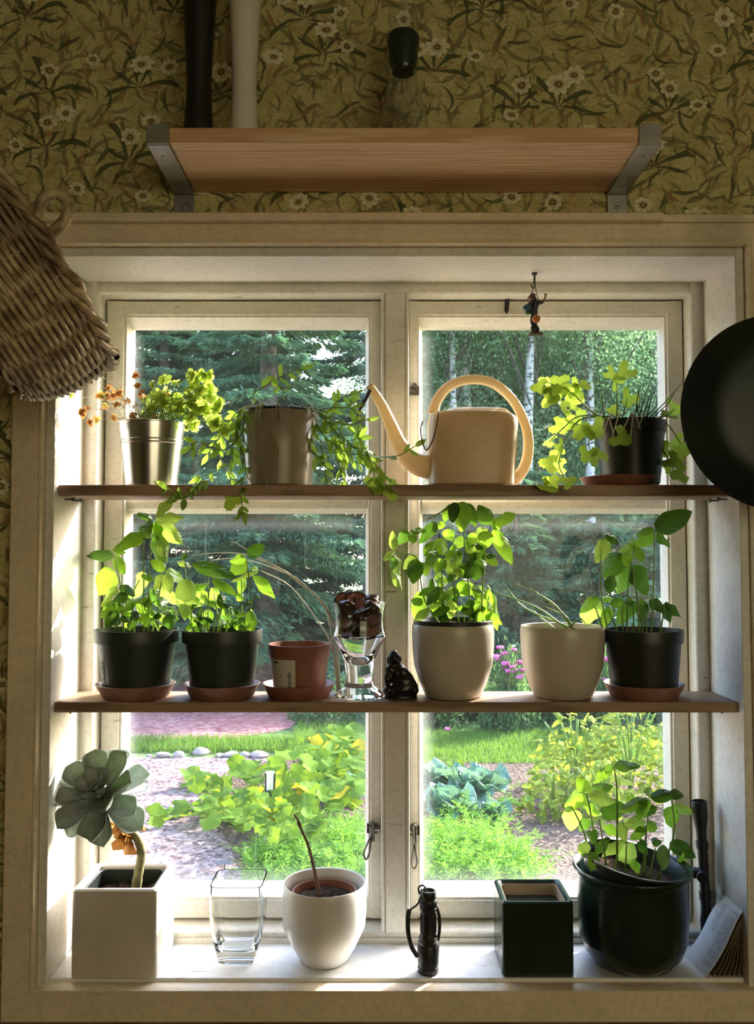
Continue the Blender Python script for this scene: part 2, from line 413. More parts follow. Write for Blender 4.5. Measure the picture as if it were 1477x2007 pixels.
M_whitevase = simple('white_ceramic', (0.74, 0.72, 0.62), 0.4, var=0.05)
M_page = None
def canplastic():
    t = NT('cream_plastic'); co = t.coord(); n = t.noise(co, 22, 4)
    c = t.mix(t.ramp(n, 0.3, 0.7), (0.66, 0.55, 0.38), (0.76, 0.66, 0.48))
    tr = t.n('ShaderNodeBsdfTranslucent', {'Color': (0.80, 0.64, 0.38, 1)}).outputs[0]
    return t.done(t.mixsh(0.30, t.bsdf(c, 0.32, 0, 0.5), tr))
M_can = canplastic()
def glass(name, tint=(1, 1, 1), ior=1.48, rough=0.0):
    t = NT(name)
    return t.done(t.n('ShaderNodeBsdfGlass', {'Color': col(tint), 'IOR': ior, 'Roughness': rough}).outputs[0])
M_glass = glass('clear_glass', (0.97, 0.98, 0.98))
def panemat():
    """old window glass: clear, a little gloss, a film of dust that is thicker along the putty and in run marks"""
    t = NT('window_glass'); g = t.coord('Generated'); co = t.coord()
    s = t.n('ShaderNodeSeparateXYZ'); t.t.links.new(g, s.inputs[0])
    ex = t.math('SUBTRACT', 0.5, t.math('ABSOLUTE', t.math('SUBTRACT', s.outputs[0], 0.5)))
    ez = t.math('SUBTRACT', 0.5, t.math('ABSOLUTE', t.math('SUBTRACT', s.outputs[2], 0.5)))
    e = t.math('MINIMUM', ex, ez)
    n = t.noise(co, 9, 5, 0.7); n2 = t.noise(t.map(co, (90, 1, 3)), 1.0, 4); n3 = t.noise(co, 70, 3)
    f = t.math('ADD', 0.004, t.math('MULTIPLY', t.ramp(e, 0.07, 0.0), t.math("MULTIPLY", n, 0.14)))
    f = t.math('ADD', f, t.math('MULTIPLY', t.ramp(n, 0.5, 0.8), 0.014))
    f = t.math('ADD', f, t.math('MULTIPLY', t.ramp(n2, 0.62, 0.75), 0.014))
    f = t.math('ADD', f, t.math('MULTIPLY', t.ramp(n3, 0.64, 0.74), 0.012))
    dust = t.mixsh(0.6, t.n('ShaderNodeBsdfDiffuse', {'Color': (0.8, 0.84, 0.86, 1)}).outputs[0], t.n('ShaderNodeBsdfTranslucent', {'Color': (0.8, 0.84, 0.86, 1)}).outputs[0])
    clear = t.mixsh(0.010, t.n('ShaderNodeBsdfTransparent', {'Color': (0.97, 0.98, 0.98, 1)}).outputs[0], t.n('ShaderNodeBsdfGlossy', {'Color': (1, 1, 1, 1), 'Roughness': 0.02}).outputs[0])
    return t.done(t.mixsh(f, clear, dust))
M_pane = panemat()
def wicker():
    t = NT('wicker_cane'); co = t.coord(); n = t.noise(co, 60, 4); n2 = t.noise(co, 9, 3)
    c = t.mix(t.ramp(n, 0.3, 0.7), (0.20, 0.13, 0.065), (0.60, 0.47, 0.29))
    c = t.mix(t.math('MULTIPLY', t.ramp(n2, 0.5, 0.7), 0.6), c, (0.09, 0.06, 0.03))
    return t.done(t.bsdf(c, 0.4, 0, 0.5))
M_wick = wicker()
def foliage(name, dark, lite, trans, tw=0.4, sc=0.7):
    t = NT(name); co = t.coord(); n = t.noise(co, sc, 4, 0.6); n2 = t.noise(co, 9, 2)
    f = t.math('ADD', t.math('MULTIPLY', n, 0.65), t.math('MULTIPLY', n2, 0.35))
    c = t.mix(t.ramp(f, 0.32, 0.68), dark, lite)
    tr = t.n('ShaderNodeBsdfTranslucent', {'Color': col(trans)}).outputs[0]
    return t.done(t.mixsh(tw, t.bsdf(c, 0.6, 0, 0.25), tr))
M_spruce = foliage('spruce_needles', (0.035, 0.085, 0.060), (0.13, 0.24, 0.13), (0.14, 0.30, 0.12), 0.35)
M_birch = foliage('birch_leaves', (0.09, 0.17, 0.09), (0.24, 0.36, 0.20), (0.34, 0.54, 0.24), 0.5)
M_bush = foliage('shrub_leaves', (0.05, 0.10, 0.04), (0.13, 0.22, 0.09), (0.16, 0.30, 0.08), 0.4, 2.0)
M_grass = foliage('grass_blades', (0.07, 0.15, 0.025), (0.17, 0.27, 0.05), (0.22, 0.38, 0.05), 0.4, 1.6)
M_carrot = foliage('carrot_fronds', (0.09, 0.22, 0.035), (0.17, 0.36, 0.06), (0.26, 0.50, 0.06), 0.45, 2.0)
M_pumpkin = leafmat('pumpkin_leaf', (0.045, 0.12, 0.015), (0.16, 0.27, 0.03), (0.31, 0.46, 0.02), 0.4, False, gloss=0.75)
M_pumpyel = leafmat('yellowed_leaf', (0.40, 0.33, 0.02), (0.58, 0.47, 0.03), (0.70, 0.52, 0.03), 0.4, False, gloss=0.75)
M_cabbage = leafmat('cabbage_leaf', (0.10, 0.22, 0.16), (0.25, 0.40, 0.30), (0.25, 0.46, 0.22), 0.25, True, gloss=0.45)
M_potato = leafmat('potato_leaf', (0.14, 0.21, 0.03), (0.28, 0.34, 0.06), (0.50, 0.60, 0.06), 0.45, False, gloss=0.75)
M_bark = simple('grey_bark', (0.17, 0.14, 0.11), 0.9, var=0.4, scale=12, bump=0.6)
def birchbark():
    t = NT('birch_bark'); co = t.coord(); n = t.noise(t.map(co, (6, 6, 18)), 1.0, 4)
    return t.done(t.bsdf(t.mix(t.ramp(n, 0.52, 0.6), (0.50, 0.49, 0.46), (0.07, 0.06, 0.05)), 0.8))
M_birchbark = birchbark()
def gravel(name, a, b, k=60, red=None):
    t = NT(name); co = t.coord()
    v = t.n('ShaderNodeTexVoronoi', {'Scale': k}); t.t.links.new(co, v.inputs['Vector'])
    s = t.n('ShaderNodeSeparateColor'); t.t.links.new(v.outputs['Color'], s.inputs[0])
    n = t.noise(co, 1.1, 4)
    c = t.mix(s.outputs[0], a, b)
    c = t.mix(t.math('MULTIPLY', t.ramp(n, 0.45, 0.7), 0.5), c, red or tuple(x * 0.7 for x in a))
    return t.done(t.bsdf(c, 0.9, 0, 0.2, t.bump(v.outputs['Distance'], 0.8, 0.02)))
M_gravel = gravel('pink_gravel', (0.11, 0.065, 0.068), (0.46, 0.34, 0.345), 30)
M_road = gravel('red_dirt_road', (0.26, 0.10, 0.095), (0.54, 0.27, 0.26), 22, (0.24, 0.08, 0.075))
M_earth = gravel('garden_earth', (0.075, 0.05, 0.04), (0.20, 0.14, 0.11), 36)
M_turf = simple('turf', (0.15, 0.24, 0.06), 0.95, var=0.4, scale=6)
M_rock = simple('pale_granite', (0.38, 0.31, 0.28), 0.85, var=0.25, scale=7, bump=0.6)
M_pumpkinskin = simple('orange_rind', (0.62, 0.27, 0.03), 0.45, var=0.15, scale=12)
M_pink = foliage('pink_petals', (0.55, 0.10, 0.34), (0.80, 0.26, 0.56), (0.85, 0.3, 0.6), 0.4, 6)
M_room = simple('room_plaster', (0.55, 0.49, 0.36), 0.8)
M_floor = wood('floor_boards', (0.16, 0.09, 0.05), (0.28, 0.17, 0.09))
M_ceil = simple('ceiling_paint', (0.6, 0.57, 0.5), 0.8)

# ------------------------------------------------------------------ shared leaf shapes
def grid_leaf(name, wfun, mat, nu=6, nv=4, bend=0.25, cup=0.12, wave=0.0, seed=0, curl=0.0):
    """x runs along the leaf 0..1, y across, z is the face"""
    r = random.Random(seed); V, F = [], []
    ph = r.random() * 6
    for i in range(nu + 1):
        t = 0.5 - 0.5 * math.cos(PI * (i / nu) ** 0.9); w = wfun(t)
        for j in range(nv + 1):
            s = j / nv * 2 - 1
            y = s * w * 0.5
            z = -bend * t * t + cup * (abs(s) ** 1.3) * w + wave * math.sin(9 * t + ph + 2.2 * s) * abs(s) * w
            V.append((t - curl * t * t * 0.3, y, z))
    for i in range(nu):
        for j in range(nv):
            a = i * (nv + 1) + j
            F.append((a, a + nv + 1, a + nv + 2, a + 1))
    me = bpy.data.meshes.new(name); me.from_pydata(V, [], F); finish(me, mat, True, 180); return me
def fan_leaf(name, rfun, mat, n=30, cup=0.12, seed=0, x0=0.0, wave=0.05):
    r = random.Random(seed); V = [(x0, 0, 0)]; F = []
    for k in range(n):
        a = -PI + 2 * PI * k / n + 1e-3
        R = rfun(a)
        V.append((x0 + R * math.cos(a), R * math.sin(a), cup * R * R + wave * math.sin(3 * a + seed) * R))
    for k in range(n): F.append((0, 1 + k, 1 + (k + 1) % n))
    me = bpy.data.meshes.new(name); me.from_pydata(V, [], F); finish(me, mat, True, 180); return me
def ovate(t, p=0.55, q=0.86):
    return max(0.012, (t ** p) * ((1 - t) ** q) * 2.6)
def obov(t): return max(0.02, 0.30 + 0.72 * math.sin(PI * min(1, t * 0.62) ** 1.2) if t < 0.86 else (0.30 + 0.72 * math.sin(PI * (0.62 * t) ** 1.2)) * math.sqrt(max(0, 1 - ((t - 0.86) / 0.14) ** 2)))
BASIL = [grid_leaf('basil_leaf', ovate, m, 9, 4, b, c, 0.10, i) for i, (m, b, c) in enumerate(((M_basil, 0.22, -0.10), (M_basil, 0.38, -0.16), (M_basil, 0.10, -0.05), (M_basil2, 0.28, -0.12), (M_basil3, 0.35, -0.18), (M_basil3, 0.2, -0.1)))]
NARROW = [grid_leaf('narrow_leaf', lambda t: ovate(t, 0.8, 0.9) * 1.15, M_trail, 6, 2, b, -0.1, 0.05, i) for i, b in enumerate((0.15, 0.4))]
def lobed(a, k=3, tooth=0.12):
    return (0.40 + 0.40 * abs(math.cos(a * 1.5)) ** 1.3 + (tooth + 0.05) * abs(math.cos(a * 7.5))) * (1.0 if abs(a) < 2.75 else 0.5)
CELERY = [fan_leaf('lobed_leaf', lobed, M_celery, 34, c, i, 0.42) for i, c in enumerate((0.10, -0.15, 0.25))]
PARS = [fan_leaf('parsley_leaf', lambda a: lobed(a, 3, 0.18), M_parsley, 28, c, i, 0.35) for i, c in enumerate((0.10, -0.15))]
PARSD = [fan_leaf('dry_leaf', lambda a: lobed(a, 3, 0.18), M_dry, 28, 0.5, 4, 0.35)]
def place_leaf(parent, me, base, tip, width, roll=0.0, name='leaf', face=None):
    """leaf from base to tip, its width across; face is the side the blade looks at"""
    base, tip = Vector(base), Vector(tip); e = tip - base; L = e.length
    if L < 1e-5: return None
    e.normalize()
    f = Vector(face) if face is not None else Vector((0, -1, 0.35))
    n = f - e * f.dot(e)
    if n.length < 1e-4: n = e.orthogonal()
    n.normalize(); n = Matrix.Rotation(roll, 3, e) @ n
    s = n.cross(e)
    M = Matrix(((e.x * L, s.x * width, n.x * L, base.x), (e.y * L, s.y * width, n.y * L, base.y), (e.z * L, s.z * width, n.z * L, base.z), (0, 0, 0, 1)))
    return put(name, me, parent, M)
# ------------------------------------------------------------------ the room
XL, XR, ZT = -0.436, 0.489, 0.970
RX0, RX1, RY, RZ0, RZ1 = -1.9, 2.0, -3.45, -0.90, 1.52
T = 0.012   # lining thickness
ox0, ox1, oz0, oz1 = XL - T - 0.004, XR + T + 0.004, -0.045, ZT + T + 0.004
b = MB()
b.box(RX0 - 0.2, ox0, 0, 0.23, RZ0, RZ1).box(ox1, RX1 + 0.2, 0, 0.23, RZ0, RZ1)
b.box(ox0, ox1, 0.0005, 0.23, RZ0, oz0).box(ox0, ox1, 0, 0.23, oz1, RZ1)
struct(b.build('wall_front', M_wall, smooth=False))
struct(MB().box(RX0 - 0.2, RX0, RY, 0, RZ0, RZ1).build('wall_left', M_wall, smooth=False))
struct(MB().box(RX1, RX1 + 0.2, RY, 0, RZ0, RZ1).build('wall_right', M_wall, smooth=False))
b = MB(); b.box(RX0 - 0.2, RX1 + 0.2, RY - 0.2, RY, RZ0, RZ1)
struct(b.build('wall_rear', M_room, smooth=False))
struct(MB().box(RX0 - 0.2, RX1 + 0.2, RY - 0.2, 0, RZ0 - 0.1, RZ0).build('floor', M_floor, smooth=False))
struct(MB().box(RX0 - 0.2, RX1 + 0.2, RY - 0.2, 0.23, RZ1, RZ1 + 0.1).build('ceiling', M_ceil, smooth=False))

# lining boards of the recess
struct(MB().box(XL - T, XL, -0.012, 0.19, -0.03, ZT + T).build('trim_1', M_jamb, bevel=0.0012))
struct(MB().box(XR, XR + T, -0.012, 0.19, -0.03, ZT + T).build('trim_2', M_jamb, bevel=0.0012))
struct(MB().box(XL, XR, -0.012, 0.19, ZT, ZT + T).build('trim_3', M_jamb, bevel=0.0012))
struct(MB().box(XL, XR, -0.0008, 0.112, -0.022, 0.0).build('trim_4', M_sill, bevel=0.002))
# casing: bead and flat board, mitred
def casing(name, a0, a1, side):
    bd, fw = 0.0055, 0.037
    # profile: distance from the opening, depth
    prof = [(0.000, -0.0), (0.000, -0.018), (0.0015, -0.0225), (0.0045, -0.0225), (0.006, -0.0185), (0.008, -0.0205), (0.0415, -0.0205), (0.0430, -0.019), (0.043, 0.0)]
    V, F = [], []
    e0 = {'l': XL - 0.0125, 'r': XR + 0.0125, 't': ZT + 0.0125, 'b': -0.0045}
    for end in (0, 1):
        for d, y in prof:
            if side in 'lr':
                x = e0[side] + (-d if side == 'l' else d)
                z = (e0['b'] - d) if end == 0 else (e0['t'] + d)
            else:
                z = e0[side] + (-d if side == 'b' else d)
                x = (e0['l'] - d) if end == 0 else (e0['r'] + d)
            V.append((x, y, z))
    n = len(prof)
    for i in range(n - 1): F.append((i, i + 1, n + i + 1, n + i))
    F += [tuple(range(n)), tuple(range(2 * n - 1, n - 1, -1))]
    return struct(MB().add(V, F).build(name, M_case, angle=25))
casing('trim_5', 0, 0, 'l'); casing('trim_6', 0, 0, 'r'); casing('trim_7', 0, 0, 't'); casing('trim_8', 0, 0, 'b')
zc0 = W(738, 432, -0.034).z; zc1 = W(738, 416, -0.034).z
xcap = W(1299, 430, -0.034).x
struct(MB().prism([(0, zc0), (-0.034, zc0), (-0.036, zc0 + 0.002), (-0.036, zc1 - 0.002), (-0.034, zc1), (0, zc1)], 'x', -0.56, xcap).build('trim_9', M_case, angle=25))
struct(MB().prism([(0, zc0 + 0.001), (-0.027, zc0 + 0.001), (-0.027, zc0 + 0.005), (-0.020, zc0 + 0.0065), (-0.020, zc1 - 0.003), (-0.012, zc1), (0, zc1)], 'x', xcap, 0.70).build('trim_10', M_case, angle=25))
# moulding below the bottom casing
struct(MB().box(-0.56, 0.62, -0.012, 0.0, -0.095, -0.0485).build('trim_11', wood('lower_board', (0.13, 0.07, 0.035), (0.22, 0.13, 0.07)), bevel=0.002))

# ------------------------------------------------------------------ window frame and two casements
def zx(py, Y): return W(738, py, Y).z
def xx(px, Y): return W(px, 1200, Y).x
YF, YS, YG, YB = 0.103, 0.135, 0.162, 0.185
wf = thing('window_1', (0.03, 0.14, 0.0), 'cream painted fixed window frame with a middle post', None, kind='structure')
xl1, xr1 = xx(184, YF), xx(1363, YF); zt1, zb1 = zx(575, YF), zx(1826, YF)
def profv(xa, xb, sgn):   # stepped jamb, xa at the wall, xb at the opening
    m = xa + (xb - xa) * 0.48
    return [(xa, YF + 0.004), (m - sgn * 0.0008, YF + 0.004), (m, YF), (xb - sgn * 0.002, YF), (xb, YF + 0.002), (xb, YB + 0.03), (xa, YB + 0.03)]
MB().prism(profv(XL, xl1, 1), 'z', 0.0, ZT).build('jamb', M_frame, wf, angle=25)
MB().prism(profv(XR, xr1, -1), 'z', 0.0, ZT).build('jamb', M_frame, wf, angle=25)
MB().prism([(YF + 0.004, ZT), (YF + 0.004, (ZT + zt1) / 2 + 0.001), (YF, (ZT + zt1) / 2), (YF, zt1 + 0.002), (YF + 0.002, zt1), (YB + 0.03, zt1), (YB + 0.03, ZT)], 'x', xl1, xr1).build('head', M_frame, wf, angle=25)
MB().prism([(YF, 0.0), (YF, zb1 * 0.45), (YF + 0.003, zb1 * 0.48), (YF + 0.001, zb1 - 0.002), (YF + 0.004, zb1), (YB + 0.03, zb1 + 0.004), (YB + 0.03, 0.0)], 'x', xl1, xr1).build('sill_rail', M_frame, wf, angle=25)
xm0, xm1 = xx(747, 0.100), xx(802, 0.100)
w3 = (xm1 - xm0)
MB().prism([(xm0, YB), (xm0, 0.1035), (xm0 + 0.001, 0.102), (xm0 + 0.0045, 0.102), (xm0 + 0.0055, 0.1045), (xm0 + 0.007, 0.100), (xm1 - 0.007, 0.100), (xm1 - 0.0055, 0.1045), (xm1 - 0.0045, 0.102), (xm1 - 0.001, 0.102), (xm1, 0.1035), (xm1, YB)], 'z', zb1, zt1).build('middle_post', M_frame, wf, angle=20)

def casement(name, pxs, label, latches, hinge):
    """pxs: outer left, inner left, glass left, glass right, inner right, outer right"""
    o = thing(name, (xx((pxs[0] + pxs[5]) / 2, YS), YS, zb1), label, None, kind='structure')
    zo1, zi1, zg1 = zx(590, YS), zx(621, YS), zx(640, YG)
    zo0, zi0, zg0 = zx(1800, YS), zx(1760, YS), zx(1737, YG)
    X = [xx(pxs[0], YS), xx(pxs[1], YS), xx(pxs[2], YG), xx(pxs[3], YG), xx(pxs[4], YS), xx(pxs[5], YS)]
    def prof(a, b, c): # outer, inner edge, glass edge
        s = 1 if c > a else -1
        return [(a, YB), (a, YS + 0.001), (a + s * 0.001, YS), (b - s * 0.004, YS), (b - s * 0.003, YS + 0.003), (b, YS + 0.003), (b + (c - b) * 0.35, YS + 0.012), (c, YG), (c, YB)]
    MB().prism(prof(X[0], X[1], X[2]), 'z', zo0, zo1).build('stile', M_frame, o, angle=20)
    MB().prism(prof(X[5], X[4], X[3]), 'z', zo0, zo1).build('stile', M_frame, o, angle=20)
    swap = lambda P: [(y + 0.0006, a) for (a, y) in P]
    MB().prism(swap(prof(zo1, zi1, zg1)), 'x', X[1] - 0.004, X[4] + 0.004).build('rail', M_frame, o, angle=20)
    MB().prism(swap(prof(zo0, zi0, zg0)), 'x', X[1] - 0.004, X[4] + 0.004).build('rail', M_frame, o, angle=20)
    m0, m1 = zx(1006, YG), zx(964, YG)
    MB().prism([(YB, m0), (YG, m0), (YG - 0.010, m0 + 0.007), (YG - 0.014, (m0 + m1) / 2), (YG - 0.010, m1 - 0.007), (YG, m1), (YB, m1)], 'x', X[2] - 0.002, X[3] + 0.002).build('glazing_bar', M_frame, o, angle=20)
    for za, zb in ((zg0 - 0.004, m0 + 0.004), (m1 - 0.004, zg1 + 0.004)):
        MB().box(X[2] - 0.004, X[3] + 0.004, YG + 0.004, YG + 0.0065, za, zb).build('pane', M_pane, o, smooth=False)
    for (px, py, mode, sgn) in latches:
        p = W(px, py, YS); l = MB()
        l.box(p.x - 0.008, p.x + 0.008, YS - 0.004, YS, p.z - 0.007, p.z + 0.007)
        l.tube([p + Vector((sgn * 0.012, -0.007, 0.001)), p + Vector((-sgn * 0.004, -0.007, -0.001))], 0.0036, 8)
        l.tube([p + Vector((0, 0, 0.006)), p + Vector((0, -0.013, 0.006))], 0.0042, 8)
        if mode: l.tube([p + Vector((0, -0.012, 0.009)), p + Vector((0.001, -0.012, -0.016))], [0.0035, 0.003], 8)
        la = l.build('latch', M_brass, o)
        if mode:
            q0 = p + Vector((0, -0.011, -0.012 if mode == 2 else -0.002)); dx = 0 if mode == 2 else -sgn * 0.007
            loop = [q0, q0 + Vector((dx * 0.6 + 0.002, 0, -0.016)), q0 + Vector((dx * 1.2 + 0.0042, 0, -0.032)), q0 + Vector((dx * 1.3, 0, -0.041)), q0 + Vector((dx * 1.2 - 0.0042, 0, -0.032)), q0 + Vector((dx * 0.6 - 0.002, 0, -0.016)), q0]
            MB().tube(smooth_path(loop, 4), 0.0014, 6).build('latch_handle', M_brass, la)
    # hinges
    return o
c1 = casement('window_2', (201, 240, 250, 716, 722, 748), 'left casement with two panes and a glazing bar', [(729, 1622, 1, 1)], 0)
c2 = casement('window_3', (802, 822, 828, 1304, 1311, 1346), 'right casement with two panes and a glazing bar', [(811, 1626, 2, -1), (811, 766, 0, -1)], 0)
# short dark strap nailed to the top rail of the right casement
p = W(994, 602, YS)
MB().prism([(p.x - 0.0035, p.z + 0.011), (p.x + 0.0035, p.z + 0.011), (p.x + 0.001, p.z - 0.008), (p.x - 0.0015, p.z - 0.011), (p.x - 0.005, p.z - 0.005)], 'y', YS - 0.003, YS).build('strap_end', M_black, c2)

# ------------------------------------------------------------------ the two planks set across the recess
def plank(label, py0, py1, pxl, pxr, nails):
    z1, z0 = W(738, py0, 0.004).z, W(738, py1, 0.004).z
    xa, xb = W(pxl, py0, 0.004).x, W(pxr, py0, 0.004).x
    t = thing('window_shelf', ((xa + xb) / 2, 0.05, z0), label, 'shelf', 'planks across the window recess')
    MB().box(xa, xb, 0.004, 0.099, z0, z1).build('plank', M_shelf, t, bevel=0.0018)
    for px, py, s in nails:
        q = W(px, py, 0.03)
        x = XL if s < 0 else XR
        MB().tube([(x, 0.03 + (0.03 if px in (158, 1385) else 0), z0 - 0.003), (x - s * 0.012, 0.03 + (0.03 if px in (158, 1385) else 0), z0 - 0.003), (x - s * 0.012, 0.03 + (0.03 if px in (158, 1385) else 0), z0 - 0.003), (x - s * 0.0135, 0.03 + (0.03 if px in (158, 1385) else 0), z0 - 0.003)], [0.0012, 0.0012, 0.003, 0.003], 8).build('nail', M_nail, t)
    return t, z1
_, Z1 = plank('upper brown plank across the recess carrying the cream watering can', 950, 972, 113, 1442, [(125, 975, -1), (158, 982, -1), (1385, 985, 1), (1420, 975, 1)])
_, Z2 = plank('middle brown plank across the recess carrying the basil pots', 1376, 1397, 106, 1448, [(125, 1400, -1), (1430, 1405, 1)])
# ------------------------------------------------------------------ wall shelf and what stands on it
YW = -0.150
zs0 = W(790, 279, YW).z; zs1 = W(790, 250, YW).z
xa, xb = W(331, 265, YW).x, W(1251, 265, YW).x
t = thing('wall_shelf', ((xa + xb) / 2, 0, zs0), 'reddish pine wall shelf on two grey steel brackets above the window', 'shelf')
MB().box(xa, xb, YW, -0.002, zs0, zs1).build('board', M_board, t, bevel=0.001)
for s, x in ((-1, xa), (1, xb)):
    w = 0.027; x0, x1 = (x - w, x) if s < 0 else (x, x + w)
    b = MB()
    zf = W(300, 245, YW).z
    b.box(x0, x1, YW - 0.003, YW, zs0 - 0.003, zf)
    b.box(x0, x1, YW, 0.0, zs0 - 0.004, zs0 - 0.001)
    b.box(x0 if s < 0 else x1 - 0.0015, x0 + 0.0015 if s < 0 else x1, YW, 0.0, zs0 - 0.004, zs0 + 0.004)
    b.box(x0, x1, -0.003, 0.0, zs0 - 0.030, zs0 - 0.004)
    br = b.build('bracket', M_steel, t, bevel=0.0006)
    for yy in (YW + 0.03, -0.03):
        MB().ell(((x0 + x1) / 2, yy, zs0 - 0.004), (0.003, 0.003, 0.0015), seg=10, rings=6).build('screw', M_steel, br)
    MB().ell(((x0 + x1) / 2, -0.003, zs0 - 0.022), (0.003, 0.0015, 0.003), seg=10, rings=6).build('screw', M_steel, br)

def tallvase(px, label, mat, Y, w, name):
    k = ppm(Y); p = W(px, 250, Y)
    t = thing(name, (p.x, Y, zs1), label, 'vase', 'tall vases on the wall shelf')
    h = 0.25
    prof = [(0, 0.0), (w[0] * k * 0.97, 0.0), (w[0] * k, 0.002), (w[1] * k, 0.035), (w[2] * k, 0.075), (w[2] * k, 0.095), (w[3] * k, 0.16), (w[3] * k * 1.12, 0.20), (w[3] * k * 1.2, 0.235), (w[3] * k * 1.1, h), (w[3] * k * 0.95, h), (w[3] * k * 1.05, 0.235), (w[2] * k * 0.7, 0.09), (0, 0.06)]
    MB().lathe(prof, (p.x, Y, zs1), 40).build('body', mat, t, angle=60)
    return t
tallvase(389, 'tall matt black waisted vase on the wall shelf', M_black, -0.085, (35, 29, 25, 30), 'vase')
tallvase(478, 'tall white waisted vase on the wall shelf', M_whitevase, -0.085, (33, 28, 24.5, 29), 'vase')
# pour-over glass carafe with a dark collar
Y = -0.09; p = W(790, 250, Y); k = ppm(Y)
zcA, zcB, zt = W(790, 142, Y).z, W(790, 70, Y).z, W(790, 22, Y).z
t = thing('glass_carafe', (p.x, Y, zs1), 'clear glass pour-over carafe with a blackish green collar on the wall shelf', 'carafe')
ro = [(0, zs1 + 0.0005), (0.030, zs1 + 0.0005), (0.038, zs1 + 0.004), (0.037, zs1 + 0.012), (0.018, zcA - 0.006), (0.0155, zcA + 0.012), (0.0155, zcB - 0.01), (0.018, zcB + 0.004), (0.0195, zt)]
ri = [(r - 0.0016 if r > 0.002 else 0, z + (0.002 if i < 4 else 0)) for i, (r, z) in enumerate(ro)]
MB().lathe(ro + ri[::-1], (p.x, Y, 0), 40).build('glass_body', M_glass, t, angle=60)
MB().lathe([(0.0158, zcA + 0.006), (0.008 * 1.2 + 0.006, zcA), (0.0185, zcA + 0.014), (0.0195, zcA + 0.028), (0.021, zcB - 0.012), (0.0215, zcB - 0.003), (0.018, zcB + 0.001), (0.0158, zcB - 0.002)], (p.x, Y, 0), 40).build('collar', M_darkglaze, t, angle=50)

# ------------------------------------------------------------------ wicker basket hung at the left
D0 = -0.26; kb = ppm(D0)
Cb = W(58, 482, D0)
beta = math.radians(13)
mj = Vector((0.61, 0, -0.79)).normalized()                      # along the visible rim
npj = Vector((0.79, 0, 0.61)).normalized()                      # opening, seen from the room
nax = (npj * math.cos(beta) + Vector((0, 1, 0)) * math.sin(beta)).normalized()
wv = mj.cross(nax).normalized()
if wv.y > 0: wv = -wv
Rb = 268 * kb; DEP = 205 * kb
t = thing('wicker_basket', Cb - nax * DEP, 'brown woven wicker basket with a loop handle hanging at the upper left', 'basket')
def bprof(s):  # s 0 rim .. 1 base centre: radius, depth
    if s < 0.72:
        u = s / 0.72
        return Rb * (1.0 + 0.035 * math.sin(PI * u) - 0.10 * u ** 3), DEP * (0.86 * u)
    u = (s - 0.72) / 0.28
    return Rb * (0.90 * math.cos(u * PI / 2) ** 0.75 + 0.0), DEP * (0.86 + 0.14 * math.sin(u * PI / 2))
def bpt(s, a, out=0.0):
    r, d = bprof(s)
    radial = mj * math.cos(a) + wv * math.sin(a)
    return Cb - nax * d + radial * (r + out * (1 if s < 0.75 else 0.4)) - nax * (out * (0 if s < 0.75 else 0.9))
NS = 26; b = MB(); rows = 36
for i in range(rows):
    s = 0.03 + 0.90 * i / (rows - 1); r, d = bprof(s)
    rad = 0.0027 if i % 9 != 4 else 0.0034
    pts = []
    n = NS * 4
    for q in range(n + 1):
        a = 2 * PI * q / n
        ww = math.sin(a * NS / 2 + (PI if i % 2 else 0) + 0.05 * i)
        pts.append(bpt(s + 0.0025 * math.sin(a * 5 + i), a, 0.0040 * ww))
    b.tube(pts, rad * (1 if r > 0.05 else 0.8), 5, cap=False)
tag(b.build('weave', M_wick, t, angle=180), kind='stuff')
b = MB()
for q in range(NS):
    a = 2 * PI * (q + 0.5) / NS
    b.tube([bpt(s, a) for s in [0.0 + 0.98 * i / 14 for i in range(15)]], 0.0024, 5)
tag(b.build('stakes', M_wick, t, angle=180), kind='stuff')
b = MB()
for off, ph in ((0.000, 0), (0.0055, 2.1), (0.011, 4.2)):
    b.tube([bpt(0.0, 2 * PI * q / 120, 0.004 + 0.004 * math.sin(q * 0.9 + ph)) + nax * (0.004 * math.cos(q * 0.9 + ph) - off * 0.4) for q in range(121)], 0.0042, 6, cap=False)
b.build('rim', M_wick, t, angle=180)
# opaque lining added so that light does not pour through
V = MB(); prof = [bprof(i / 20) for i in range(21)]
Mx = Matrix((( mj.x, wv.x, -nax.x, Cb.x), (mj.y, wv.y, -nax.y, Cb.y), (mj.z, wv.z, -nax.z, Cb.z), (0, 0, 0, 1)))
V.lathe([(max(0, r - 0.0042) if i < 20 else 0, d - (0.002 if i > 14 else 0)) for i, (r, d) in enumerate(prof)], seg=40, M=Mx)
V.build('light_stop_liner', simple('dark_liner', (0.05, 0.034, 0.018), 0.8), t, angle=180)
# wrapped loop handle on the rim
ah = math.radians(72)
h0 = W(72, 432, D0 - 0.035); h1 = W(126, 452, D0 - 0.035)
hp = smooth_path([h0, W(84, 392, D0 - 0.035), W(112, 380, D0 - 0.03), W(133, 398, D0 - 0.03), W(128, 430, D0 - 0.032), W(112, 448, D0 - 0.03), W(96, 462, D0 - 0.026)], 6)
b = MB(); b.tube(hp, 0.0055, 8)
for i in range(0, len(hp) - 1):
    b.ell(hp[i], 0.0068, seg=8, rings=5)
b.build('handle', M_wick, t, angle=180)
# cord to the ceiling
ht = Cb + nax * 0.02 + Vector((-0.05, 0, 0.12))
b = MB(); b.tube([Cb - mj * Rb, Vector((Cb.x - 0.10, D0, RZ1 - 0.02))], 0.002, 6)
b.build('hanging_cord', M_twig, t)
MB().tube([Vector((Cb.x - 0.10, D0, RZ1)), Vector((Cb.x - 0.10, D0, RZ1 - 0.03))], 0.004, 8).build('ceiling_hook', M_steel, t)

